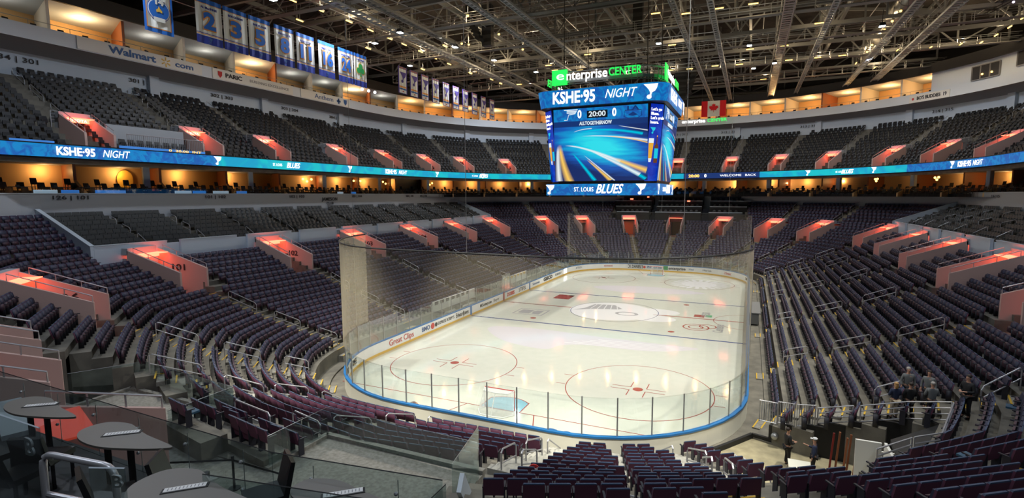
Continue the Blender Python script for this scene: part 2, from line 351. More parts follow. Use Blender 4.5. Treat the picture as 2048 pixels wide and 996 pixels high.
def poly_ring(b, D, z0, z1, th=.2, test=lambda p: True):
    L = len(RP)
    for i in range(L):
        a, c = rp(RP[i], D), rp(RP[(i+1) % L], D); d, e = rp(RP[i], D+th), rp(RP[(i+1) % L], D+th)
        if not test((a+c)/2): continue
        b.hexa([p+Vector((0, 0, z)) for z in (z0, z1) for p in (a, c, e, d)])
nearcut = lambda p: not (p.y < -42 and p.x > -26)
wl = one('wall_left', lambda b: poly_ring(b, 23.5, 9.4, 12.4, .25, lambda p: nearcut(p) and p.x < 0), 'wall_grey', kind='structure', label='long grey wall behind the club seats')
one('wall_right', lambda b: poly_ring(b, 23.5, 9.4, 12.4, .25, lambda p: nearcut(p) and p.x >= 0), 'wall_grey', kind='structure', label='grey wall behind the right stands')
one('trim_4', lambda b: poly_ring(b, 23.42, 12.4, 12.46, .4, nearcut), 'cap_grey', kind='structure', label='pale cap along the club wall')
# club block on each side: front wall, eight rows
def clubblock(sx):
    def f(b):
        for n in range(8):
            z = 7.65+.34*n; x = 31.2+.8*n; b.box((sx*(x+.4), 0, z-.3), (.8, 61.6, .6))
        b.box((sx*37.2, 0, 10), (.7, 61.6, .6))
    one('trim_5' if sx < 0 else 'trim_6', f, 'concrete', kind='structure', label='%s club seating terraces' % ('left' if sx < 0 else 'right'))
    def g(b):
        for i in range(10):
            y0 = -31.0+i*6.2; k = .0 if i % 2 else .18
            b.box((sx*30.8, y0+2.55, 7.3), (.22, 5.1, 2.58)); b.box((sx*(30.8+.25), y0+5.65, 7.2), (.22, 1.2, 2.4))
        for s in (-1, 1):
            b.prism([(sx*30.7, s*31, 6), (sx*30.7, s*31, 8.59), (sx*37.5, s*31, 11.2), (sx*37.5, s*31, 8)], (0, s*.22, 0))
    w_ = one('wall_left.001' if sx < 0 else 'wall_right.001', g, 'wall_pale', kind='structure', label='low pale wall in front of the %s club seats' % ('left' if sx < 0 else 'right'))
    one('wall_cap', lambda b: [b.box((sx*30.8, -31+i*6.2+2.55, 8.62), (.3, 5.1, .06)) for i in range(10)]+[b.beam((sx*30.7, s*31.1, 8.62), (sx*37.5, s*31.1, 11.23), .3, .06) for s in (-1, 1)], 'cap_grey', w_)
for sx in (-1, 1): clubblock(sx)
# upper plan curves
def upper(X, ymin_r=-14, ymin_l=-46, step=1.6, n=2.2):
    pts = []; b = X+11-12; N = int((X*1.0+b)*1.3/step)
    y = ymin_r
    while y < 12: pts.append(Vector((X, y, 0))); y += step
    for i in range(N+1):
        t = pi/2*i/N; pts.append(Vector((X*max(0, math.cos(t))**(2/n), 12+b*max(0, math.sin(t))**(2/n), 0)))
    half = [Vector((-p.x, p.y, 0)) for p in pts[::-1] if p.x > 1e-6]
    y = ymin_r-step
    pts += half
    while y > ymin_l: pts.append(Vector((-X, y, 0))); y -= step
    return pts
def resamp(pts, step):
    L = [0]
    for a, c in zip(pts, pts[1:]): L.append(L[-1]+(c-a).length)
    n = max(2, int(L[-1]/step)); xs = np.interp(np.linspace(0, L[-1], n+1), L, [p.x for p in pts]); ys = np.interp(np.linspace(0, L[-1], n+1), L, [p.y for p in pts])
    return [Vector((x, y, 0)) for x, y in zip(xs, ys)]
UR = {}
def uring(X, n=150):                                                  # same number of points on every ring
    if X not in UR:
        p = upper(X, step=1.0); L = [0]
        for a, c in zip(p, p[1:]): L.append(L[-1]+(c-a).length)
        xs = np.linspace(0, L[-1], n+1); UR[X] = [Vector((a, c, 0)) for a, c in zip(np.interp(xs, L, [q.x for q in p]), np.interp(xs, L, [q.y for q in p]))]
    return UR[X]
def band(b, X0, z0, X1, z1):
    b.strip([p+Vector((0, 0, z0)) for p in uring(X0)], [p+Vector((0, 0, z1)) for p in uring(X1)])
def zup(n): return 15.25+.52*n
def utest(p, n):                                                      # upper vomitory slots
    return any((p-Vector((x, y, 0))).length < 1.9 and n < 5 for x, y in UPP)
UPP = [(-39.3, -27.4), (-39.3, -17.4), (-39.3, -8.6), (-39.3, 2.0), (-39.2, 11.8), (-38.8, 21.4), (-36.9, 29.5), (-31.5, 37.8), (-23, 44.6), (.5, 50.2), (9.3, 49.8), (17.4, 47.6), (25.2, 43.6), (31.7, 37.2), (36.6, 29.5), (39.1, 21)]
def uterr(b):
    for n in range(16):
        X0, X1 = 35.9+.85*n, 35.9+.85*(n+1); band(b, X0, zup(n-1)-.02, X0, zup(n)); band(b, X0, zup(n), X1, zup(n))
one('trim_7', uterr, 'concrete', kind='structure', label='upper deck seating terraces')
one('trim_8', lambda b: (band(b, 35.5, 15.0, 35.5, 16.15), band(b, 35.5, 16.15, 35.75, 16.15), band(b, 35.75, 16.15, 35.75, 15.1)), 'dark', kind='structure', label='parapet at the front of the upper deck')
one('ceiling', lambda b: (band(b, 35.5, 15.05, 48, 15.05), band(b, 49.6, 25.4, 46.0, 26.0)), 'soffit', kind='structure', label='grey soffits above the club level and upper deck')
one('wall_back', lambda b: (band(b, 49.5, 23.2, 49.5, 25.5),), 'wall_pale', kind='structure', label='pale wall behind the upper deck with section numbers')
def piers(b):
    L = uring(49.3)
    for i in range(14, 150, 9):
        p, q = L[i], L[i+1]; t = (q-p).normalized(); nn = Vector((-t.y, t.x, 0)); b.hexa([p+t*a+nn*c+Vector((0, 0, z)) for z in (23.3, 25.55) for a, c in ((-.5, -.6), (.5, -.6), (.5, .3), (-.5, .3))])
one('trim_9', piers, 'wall_pale', kind='structure', label='square piers along the upper deck wall')
one('trim_10', lambda b: (band(b, 46.0, 25.95, 46.0, 27.25), band(b, 46.0, 27.25, 46.3, 27.25), band(b, 46.3, 27.25, 46.3, 26)), 'fascia', kind='structure', label='pale fascia below the suites')
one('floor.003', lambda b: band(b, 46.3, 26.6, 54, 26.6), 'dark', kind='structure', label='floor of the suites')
one('ceiling.001', lambda b: band(b, 45.3, 30.0, 54, 29.6), 'wall_pale', kind='structure', label='ceiling of the suites')
one('wall_back.001', lambda b: band(b, 52, 26.6, 52, 30.0), 'warm_wall', kind='structure', label='back wall of the suites')
one('trim_11', lambda b: (band(b, 45.3, 29.7, 45.0, 31.0), band(b, 45.0, 31.0, 45.4, 31.0), band(b, 45.3, 29.7, 45.6, 29.7)), 'black', kind='structure', label='black band above the suites')
one('trim_12', lambda b: band(b, 45.2, 31.0, 54, 33.0), 'soffit', kind='structure', label='sloping grey eaves above the black band')
def suites(b):
    A, B_ = uring(46.6), uring(52)
    for i in range(1, 150, 4):
        b.cur = 1 if (i//4) % 3 == 0 else 0
        p, q = A[i], B_[i]; t = (A[min(i+1, 150)]-p).normalized()*.12
        b.hexa([k+Vector((0, 0, z)) for z in (26.6, 29.9) for k in (p-t, p+t, q+t, q-t)])
one('wall_back.002', suites, ['panel_white', 'wood'], kind='structure', label='partition walls between the suites')
def rwall(b):                                                         # solid stretch of wall on the right instead of suites
    L = [p for p in uring(46.2)]; seg = [p for p in L if p.x > 30 and 5 < p.y < 42]
    b.strip([p+Vector((0, 0, 26)) for p in seg], [p+Vector((0, 0, 29.9)) for p in seg]); b.strip([p+Vector((0, 0, 29.9)) for p in seg], [p+Vector((.3, .2, 29.9)) for p in seg])
one('wall_right.002', rwall, 'fascia', kind='structure', label='plain pale wall with windows at upper right')
wk = [p for p in uring(46.1)]
for k, (x, y, zz) in enumerate(((38.2, 34.6, 28.4), (41, 29.0, 28.9))):
    i = min(range(len(wk)), key=lambda j: (wk[j]-Vector((x, y, 0))).length); p = wk[i]; t = (wk[i+1]-wk[i-1]).normalized(); nn = Vector((-t.y, t.x, 0))
    wn = one('window_%d' % (k+1), lambda b: [b.beam(p+t*a+nn*.08+Vector((0, 0, zz-.9)), p+t*a+nn*.08+Vector((0, 0, zz+.9)), .12) for a in (-1.9, -.6, .7, 1.9)]+[b.beam(p-t*1.9+nn*.08+Vector((0, 0, zz+s)), p+t*1.9+nn*.08+Vector((0, 0, zz+s)), .12) for s in (-.9, .9)], 'ink_grey', kind='structure', label='window in the plain upper wall')
    one('pane', lambda b: b.hexa([p+t*a+nn*c+Vector((0, 0, z)) for z in (zz-.9, zz+.9) for a, c in ((-1.9, .03), (1.9, .03), (1.9, .06), (-1.9, .06))]), 'dark', wn)
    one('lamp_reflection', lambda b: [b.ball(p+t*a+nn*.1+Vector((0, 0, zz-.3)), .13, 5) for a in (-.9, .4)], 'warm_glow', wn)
# club level behind the wall
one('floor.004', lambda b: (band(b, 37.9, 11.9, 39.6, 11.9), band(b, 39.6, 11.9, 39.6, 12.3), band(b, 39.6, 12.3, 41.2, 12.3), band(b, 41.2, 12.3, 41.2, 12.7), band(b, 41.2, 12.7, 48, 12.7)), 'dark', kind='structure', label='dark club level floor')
one('wall_back.003', lambda b: band(b, 46.5, 11.9, 46.5, 15.1), 'warm_wall', kind='structure', label='warm lit back wall of the club level')
def clubfar(b):
    a = [rp(q, 23.7)+Vector((0, 0, 11.9)) for q in RP if q[3] == 1 and q[0] == 'e']
    for p, q in zip(a, a[1:]): b.quad(p, q, q+(q-Vector((0, 10, 11.9))).normalized()*12, p+(p-Vector((0, 10, 11.9))).normalized()*12)
one('floor.005', clubfar, 'dark', kind='structure', label='dark far concourse floor')
one('wall_back.004', lambda b: [b.hexa([p+Vector((0, 0, z)) for z in (11.9, 15.6) for p in (rp(RP[i], 29), rp(RP[i+1], 29), rp(RP[i+1], 29.3), rp(RP[i], 29.3))]) for i in range(len(RP)-1) if RP[i][3] == 1 and RP[i][0] == 'e'], 'warm_wall', kind='structure', label='warm far concourse back wall')
def parts_(b):
    A, B_ = uring(38.6), uring(46.5)
    for i in range(2, 150, 5):
        p, q = A[i], B_[i]; t = (A[min(i+1, 150)]-p).normalized()*.12; m = p+(q-p)*.45
        b.cur = 1; b.hexa([k+Vector((0, 0, z)) for k0 in (0,) for z in (11.9, 15.05) for k in (m-t, m+t, q+t, q-t)])
        b.cur = 0; b.prism([p-t+Vector((0, 0, 11.9)), p-t+Vector((0, 0, 12.45)), m-t+Vector((0, 0, 13.6)), m-t+Vector((0, 0, 11.9))], t*2)
one('wall_back.005', parts_, ['warm_wall', 'wood'], kind='structure', label='partitions with sloping ends between club bays')
one('wall_back.006', lambda b: [b.hexa([p+t*a+Vector((0, 0, z)) + (q-p).normalized()*c for z in (11.9, 15.05) for a, c in ((-.3, 3.0), (.3, 3.0), (.3, 3.6), (-.3, 3.6))]) for i in range(5, 148, 8) for p, q, t in ((uring(38.6)[i], uring(46.5)[i], (uring(38.6)[i+1]-uring(38.6)[i]).normalized()),)], 'wall_pale', kind='structure', label='pale club columns')
# roof
def roofz(x, y): return 32.6+9.5*max(0, 1-(x/54)**2)*max(.15, 1-((y-5)/62)**2)
def roofm(b):
    X = [-54+i*3.6 for i in range(31)]; Y = [-50+i*4 for i in range(30)]; n = len(b.v)
    for y in Y:
        for x in X: b.v.append((x, y, roofz(x, y)))
    for j in range(len(Y)-1):
        for i in range(len(X)-1): a = n+j*len(X)+i; b.f.append((a, a+1, a+1+len(X), a+len(X))); b.m.append(0)
one('ceiling.002', roofm, 'roof', kind='structure', label='dark draped roof deck above the trusses')
for o in [o for o in bpy.data.objects if o.name in ('ceiling.002',)]:
    o.data.polygons.foreach_set('use_smooth', [True]*len(o.data.polygons))
one('wall_back.007', lambda b: band(b, 54, 26, 54, 38), 'dark', kind='structure', label='dark outer wall above the suites')
# ------------------------------------------------------------------ rink: ice, markings, boards, glass, nets, goals
def rrect(off, n=10, a=12.95, bb=30.48, r=8.53):
    P = []
    for cx, cy, t0 in ((a-r, bb-r, 0), (-a+r, bb-r, pi/2), (-a+r, -bb+r, pi), (a-r, -bb+r, 1.5*pi)):
        for i in range(n+1): t = t0+pi/2*i/n; P.append(Vector((cx+(r+off)*math.cos(t), cy+(r+off)*math.sin(t), 0)))
    return P
ice = MB(); ice.prism([p+Vector((0, 0, -.002)) for p in rrect(0, 16)], (0, 0, .012)); ice = ice.build('ice_sheet', 'ice')
props(ice, 'white hockey ice sheet with painted lines and circles', 'ice rink')
def decal(name, m, polys, z=.013, label=None):
    b = MB()
    for q_, p in enumerate(polys):
        n = len(b.v); b.v += [(x, y, z+(q_*2e-5 if len(polys) > 30 else q_*1.5e-4)) for x, y in p]; b.f.append(tuple(range(n, n+len(p)))); b.m.append(0)
    o = b.build(name, m, ice); return props(o, label)
rect = lambda x0, y0, x1, y1: [(x0, y0), (x1, y0), (x1, y1), (x0, y1)]
def circ(cx, cy, r, w=.05, n=64, a0=0, a1=2*pi):
    out = []
    for i in range(n):
        t, u = a0+(a1-a0)*i/n, a0+(a1-a0)*(i+1)/n
        out.append([(cx+(r-w)*math.cos(t), cy+(r-w)*math.sin(t)), (cx+r*math.cos(t), cy+r*math.sin(t)), (cx+r*math.cos(u), cy+r*math.sin(u)), (cx+(r-w)*math.cos(u), cy+(r-w)*math.sin(u))])
    return out
disc = lambda cx, cy, r, n=32, sx=1, sy=1: [[(cx+r*sx*math.cos(2*pi*i/n), cy+r*sy*math.sin(2*pi*i/n)) for i in range(n)]]
decal('centre_line', 'ice_red', [rect(-12.9, -.12, 12.9, .12)])
for s in (-1, 1):
    decal('blue_line', 'ice_blue', [rect(-12.9, s*7.62-.13, 12.9, s*7.62+.13)])
    decal('goal_line', 'ice_red', [rect(-11.6, s*27.13-.03, 11.6, s*27.13+.03)])
    decal('trapezoid_line', 'ice_red', [[(q*2.13-.03, s*27.13), (q*2.13+.03, s*27.13), (q*3.35+.03, s*30.4), (q*3.35-.03, s*30.4)] for q in (-1, 1)])
    decal('goal_crease', 'crease_blue', [[(-1.22, s*27.1), (1.22, s*27.1), (1.22, s*25.75)]+[(1.83*math.sin(t), s*(27.13-1.83*math.cos(t))) for t in [.73-i*.146 for i in range(11)]]+[(-1.22, s*25.75)]], .014)
    decal('crease_line', 'ice_red', circ(0, s*27.13, 1.86, .06, 20, *((.84, 2.3) if s < 0 else (pi+.84, pi+2.3)))+[rect(q*1.25-.03, min(s*27.13, s*25.7), q*1.25+.03, max(s*27.13, s*25.7)) for q in (-1, 1)], .015)
    for q in (-1, 1):
        cx, cy = q*6.71, s*21.03
        L = circ(cx, cy, 4.6, .06)+disc(cx, cy, .32)
        for a in (-1, 1):
            for c in (-1, 1): L += [rect(cx+a*.5, cy+c*.24-.03, cx+a*1.7, cy+c*.24+.03), rect(cx+a*.5-.03, cy+c*.24, cx+a*.5+.03, cy+c*1.2)]
            L += [rect(min(cx+a*4.57, cx+a*5.2), cy+c*.85-.03, max(cx+a*4.57, cx+a*5.2), cy+c*.85+.03) for c in (-1, 1)]
        decal('faceoff_circle', 'ice_red', L, .014)
        decal('neutral_spot', 'ice_red', disc(q*6.71, s*6.1, .3))
decal('referee_crease', 'ice_red', circ(12.95, 0, 3.05, .06, 30, pi/2, 1.5*pi))
decal('centre_circle', 'ice_blue', circ(0, 0, 4.6, .06), .016)
def blob(pts, k=6):                                                   # closed smooth outline through points
    out = []; n = len(pts)
    for i in range(n):
        p0, p1, p2, p3 = [Vector((*pts[(i+j) % n], 0)) for j in (-1, 0, 1, 2)]
        for t in range(k):
            t /= k; v = .5*((2*p1)+(p2-p0)*t+(2*p0-5*p1+4*p2-p3)*t*t+(3*p1-p0-3*p2+p3)*t**3); out.append((v.x, v.y))
    return out
decal('centre_emblem', 'ice_white', disc(-.3, 0, 4.5, 40, .98, .92)+disc(4.2, 1.4, 1.9, 24, 1.25, .75)+disc(4.2, -1.6, 1.9, 24, 1.25, .75), .0135, 'white winged emblem')
decal('emblem_wing', 'ice_grey', [[(-2.8, 2.6), (-.6, 2.9), (.6, 1.3), (.2, .9), (-2.4, .2), (-4.2, -1.0), (-3.3, .4)]]+disc(1.5, -.7, 1.05, 24, 1.15, .8), .0145)
decal('emblem_stripes', 'ice_white', [[(-2.6+.55*i, 2.6+.06*i), (-2.5+.55*i, 2.6+.06*i), (-2.6+.7*i, .3+.15*i), (-2.7+.7*i, .3+.15*i)] for i in range(5)]+disc(1.5, -.75, .75, 20, 1.15, .8), .0155)
decal('near_swoosh', 'ice_lilac', [blob([(-9, -11.5), (-6, -14.4), (-2, -15.4), (-1, -13.9), (1, -13.0), (6, -12.7), (9.5, -10.6), (6, -10.4), (1, -10.2), (-4, -9.8), (-8, -10.2)])], .0132)
decal('swoosh_lines', 'ice_white', [[(-1+i*.6, -13.0+.45*i), (8+i*.1, -12.2+.36*i), (8+i*.1, -12.15+.36*i), (-1+i*.6, -12.88+.45*i)] for i in range(5)], .0142)
decal('far_swoosh', 'ice_lilac', [blob([(-6, 13), (-2, 11), (3, 11.5), (8, 13.5), (6, 15), (1, 16), (-4, 15)])], .0132)
decal('far_emblem', 'ice_white', [[(6.8, 20.5), (6.8+3.4*math.cos(a-.09), 20.5+3.4*math.sin(a-.09)), (6.8+3.9*math.cos(a), 20.5+3.9*math.sin(a)), (6.8+3.4*math.cos(a+.09), 20.5+3.4*math.sin(a+.09))] for a in [i*pi/10 for i in range(20)]]+disc(6.8, 20.5, 2.3, 30), .0145)
decal('ice_advert', 'ice_grey', [rect(-9.6, -5.0, -6.3, -4.85), rect(-9.6, -2.5, -6.3, -2.35), rect(-9.6, -5, -9.45, -2.4), rect(-6.45, -5, -6.3, -2.4), rect(-9.1, -4.5, -7.9, -2.9), rect(-7.6, -4.5, -6.8, -2.9)])
decal('ice_advert', 'ice_red', [rect(-8.4, 3.9, -6.4, 6.4)]); decal('ice_advert', 'ice_red', [rect(8.0, .6, 9.0, 1.7)]); decal('ice_advert', 'ink_green', [rect(9.1, .9, 9.7, 1.9)])
decal('player_mark', 'ice_red', circ(8.6, -3.6, 1.2, .14, 24)+circ(8.6, -3.6, .7, .12, 20)+circ(9.6, -3.0, .8, .12, 16))
def itext(s, x, y, rot, h, m, w=None): text(s, (x, y, .017), (math.cos(rot), math.sin(rot), 0), (-math.sin(rot), math.cos(rot), 0), h, m, ice, w, .02, name='painted_lettering', ext=.001)
itext('EQUIFAX', -6.4, -28.9, pi, 1.25, 'ice_dark', 5.6); itext('AT&T 5G', 5.6, -28.7, pi, 1.0, 'ink_blue', 4.5)
itext('ESG', -8, -3.7, 0, 1.3, 'ink_grey', 2.4); itext('VESS', 9.1, 2.0, pi/2, .8, 'ink_grey', 2.2); itext('Centene', 10.6, -3.3, pi/2, .9, 'ink_grey', 3)
# boards
bd = thing('dasher_boards', 'white rink boards with yellow kick strip, blue cap and glass panes around the ice', 'rink boards')
def loopstrip(b, o0, z0, o1, z1, n=12, flip=False):
    A = [p+Vector((0, 0, z0)) for p in rrect(o0, n)]; B = [p+Vector((0, 0, z1)) for p in rrect(o1, n)]; b.strip(A, B, True)
one('board_panel', lambda b: (loopstrip(b, 0, .2, 0, 1.0), loopstrip(b, .1, 1.0, .1, 0)), ['board_white'], bd)
one('outer_panel', lambda b: (loopstrip(b, .12, .99, .12, 0), loopstrip(b, .1, .99, .12, .99)), 'board_cream', bd, label='cream outer face')
one('kick_plate', lambda b: (loopstrip(b, -.015, .0, -.015, .21), loopstrip(b, -.015, .21, .0, .21)), 'kick_yellow', bd, label='yellow kick strip')
one('cap_rail', lambda b: (loopstrip(b, -.03, .99, -.03, 1.07), loopstrip(b, -.03, 1.07, .17, 1.07), loopstrip(b, .17, 1.07, .17, .98)), 'cap_blue', bd, label='blue cap')
P0 = rrect(.05, 12); P0.append(P0[0]); P0 = resamp(P0, 1.63); NP = len(P0)-1
for i in range(NP):
    a, c = P0[i], P0[i+1]; ends = abs((a.y+c.y)/2) > 20; h = 1.83 if ends else 1.5
    mid = (a+c)/2
    if mid.x < -12 and -12.2 < mid.y < -2.2 or mid.x < -12 and 0 < mid.y < 11.5 and False: h = 1.5
    t = (c-a).normalized()*.012
    one('glass_pane', lambda b: b.beam(a+t+Vector((0, 0, 1.07+h/2)), c-t+Vector((0, 0, 1.07+h/2)), .015, h), 'rink_glass', bd)
    if i < 100: one('glass_post', lambda b: b.beam(a+Vector((0, 0, 1.05)), a+Vector((0, 0, 1.1+h)), .05, .06), 'steel', bd)
for s in (-1, 1):
    one('line_marker', lambda b: b.box((-12.93, s*7.62, .55), (.02, .34, .9)), 'cap_blue', bd, label='blue upright on the boards')
one('line_marker', lambda b: b.box((-12.93, 0, .6), (.02, .34, .98)), 'ink_red', bd, label='red upright on the boards')
def bt(s, y, m, w, h=.42, bold=.02, x=-12.93, z=.6, shear=0): text(s, (x, y, z), (0, 1, 0), (0, 0, 1), h, m, bd, w, bold, shear, 'board_lettering')
bt('Great Clips', -19.0, 'ink_red', 3.2, .5, .0); bt('BMO', -15.6, 'ink_blue', 1.2, .4); bt('EXPRESS SCRIPTS', -12.3, 'ink', 2.8, .3, 0); bt('EdwardJones', -9.35, 'ink', 2.4, .45, 0)
bt('MOLottery.com', -4.4, 'ink', 2.6, .32); bt('Bayer', -1.9, 'ink_grey', 1.4, .35, 0); bt('DOBBS', 1.9, 'ink_red', 2.0, .42, .04); bt('STIFEL', 5.3, 'ink', 2.2, .48, 0)
bt('Siteman', 9.8, 'ink_blue', 2.4, .32, 0); bt('GEICO', 14.2, 'ink', 3.4, .48, .05); bt('SUBARU', 18.4, 'ink_grey', 2.6, .34, 0)
one('roundel', lambda b: b.prism([(-12.93, -14.55+.28*math.cos(t*pi/8), .6+.28*math.sin(t*pi/8)) for t in range(16)], (.01, 0, 0)), 'ink_red', bd)
one('globe_mark', lambda b: b.prism([(-12.93, -14.0+.2*math.cos(t*pi/8), .6+.2*math.sin(t*pi/8)) for t in range(16)], (.01, 0, 0)), 'ink', bd)
def corner(t, off=-.03, sx=-1, sy=-1): return Vector((sx*(4.42+(8.53+off)*math.cos(t)), sy*(21.95+(8.53+off)*math.sin(t)), .6))
def ct(s, t, m, w, h=.42, sx=-1, sy=-1, bold=.03, shear=0):
    p = corner(t, -.03, sx, sy); r = Vector((sx*math.sin(t), -sy*math.cos(t), 0))*(1 if sx*sy > 0 else -1)
    inward = Vector((-sx*math.cos(t), -sy*math.sin(t), 0))
    r = Vector((0, 0, 1)).cross(inward)
    text(s, p, r, (0, 0, 1), h, m, bd, w, bold, shear, 'board_lettering')
ct('MIDWEST', .42, 'ink', 1.8, .42); ct('FOX', .62, 'ink', .7, .42)
ct('DRAFTKINGS', .45, 'ink_grey', 2.6, .34, -1, 1, 0); ct('BUDWEISER', 1.1, 'ink_red', 2.2, .26, -1, 1, 0)
def ft(s, x, m, w, h=.42, bold=.02, shear=0): text(s, (x, 30.44, .6), (1, 0, 0), (0, 0, 1), h, m, bd, w, bold, shear, 'board_lettering')
ft("JACK DANIEL'S", -4.2, 'ink', 3.0, .5); ft('PNC BANK', -.9, 'ink_blue', 2.4, .4); ft('enterprise', 2.6, 'ink', 2.6, .42, .02); ft('HealthCare', 5.4, 'ink_blue', 2.0, .32, 0)
one('green_mark', lambda b: b.box((.85, 30.44, .62), (.7, .01, .6)), 'ink_green', bd)
one('roundel', lambda b: b.prism([(-2.5+.2*math.cos(t*pi/8), 30.44, .6+.2*math.sin(t*pi/8)) for t in range(16)], (0, -.01, 0)), 'ink_red', bd)
ct('World Wide Technology', 1.25, 'ink', 2.6, .26, 1, 1, 0); ct('Schnucks', .82, 'ink_red', 2.2, .42, 1, 1, .01, .3); ct('FOX MIDWEST', .2, 'ink', 1.8, .36, 1, 1, .01)
one('bright_advert', lambda b: b.box((-12.925, 21.6, .6), (.012, 1.4, .74)), 'sign_white', bd, label='lit white advert panel')
# protective nets round both ends, hung from a black cable
def net(sy, label, zt=9.4, ymin=22.5, nm='net'):
    t = thing('safety_net', label, 'net', (0, sy*30.5, 1))
    pts = [p for p in rrect(.12, 16)]; pts = [p for p in pts if p.y*sy > 10]
    pts.sort(key=lambda p: math.atan2(p.x, p.y*sy-10)); pts = [Vector((-13.07, sy*(ymin+1.5), 0))]+[p for p in pts if p.y*sy > ymin]+[Vector((13.07, sy*(ymin-2), 0))]
    pts = [Vector((p.x, p.y if abs(p.y) <= abs(sy*30.6) else p.y, 0)) for p in pts]
    one('net_mesh', lambda b: b.strip([p+Vector((0, 0, 2.9)) for p in pts], [p+Vector((0, 0, zt)) for p in pts]), nm, t)
    one('top_cable', lambda b: b.tube([p+Vector((0, 0, zt)) for p in pts], .045, 5), 'black', t, label='black top cable')
    for e_ in (0, -1): one('edge_rope', lambda b: b.tube([pts[e_]+Vector((0, 0, 2.9)), pts[e_]+Vector((0, 0, zt))], .02, 4), 'steel', t)
net(-1, 'tall tan safety net hung round the near end of the rink'); net(1, 'tall fine safety net hung round the far end of the rink', nm='net_fine')
for i, (x, y, sy) in enumerate(((-9, -28.5, -1), (0, -30.6, -1), (10, -28, -1), (-9, 28.5, 1), (0, 30.6, 1), (10, 28, 1))):
    c = one('suspension_cable', lambda b: b.tube([(x, y, 9.4), (x, y, 33.5)], .015, 4), 'steel'); props(c, 'thin steel cable from the roof to the %s of the %s net' % (['left corner', 'middle', 'right corner'][i % 3], 'near' if sy < 0 else 'far'), 'cable')
def goal(s, label):
    t = thing('hockey_goal', label, 'goal', (0, s*27.13, 0)); y = s*27.13; d = s
    one('goal_frame', lambda b: b.tube([(-.94, y, .015), (-.94, y, 1.22), (.94, y, 1.22), (.94, y, .015)], .035, 8), 'ink_red', t)
    one('base_frame', lambda b: (b.tube([(-.94, y, .04), (-1.1, y+d*.5, .04), (-.7, y+d*1.05, .04), (0, y+d*1.12, .04), (.7, y+d*1.05, .04), (1.1, y+d*.5, .04), (.94, y, .04)], .04, 6), b.tube([(0, y+d*1.12, .04), (0, y+d*.55, 1.15)], .03, 6),
        b.tube([(-.94, y, 1.22), (-.75, y+d*.5, 1.2), (0, y+d*.56, 1.18), (.75, y+d*.5, 1.2), (.94, y, 1.22)], .025, 6)), 'board_white', t, label='white base and back frame')
    lo = [(-.94, y, .04), (-1.1, y+d*.5, .04), (-.7, y+d*1.05, .04), (0, y+d*1.12, .04), (.7, y+d*1.05, .04), (1.1, y+d*.5, .04), (.94, y, .04)]
    hi = [(-.94, y, 1.22), (-.85, y+d*.3, 1.2), (-.75, y+d*.5, 1.2), (0, y+d*.56, 1.18), (.75, y+d*.5, 1.2), (.85, y+d*.3, 1.2), (.94, y, 1.22)]
    one('goal_net', lambda b: (b.strip(lo, hi), b.quad(*hi)), 'goal_net', t)
goal(-1, 'red framed hockey goal with white net at the near end'); goal(1, 'small red framed hockey goal at the far end')
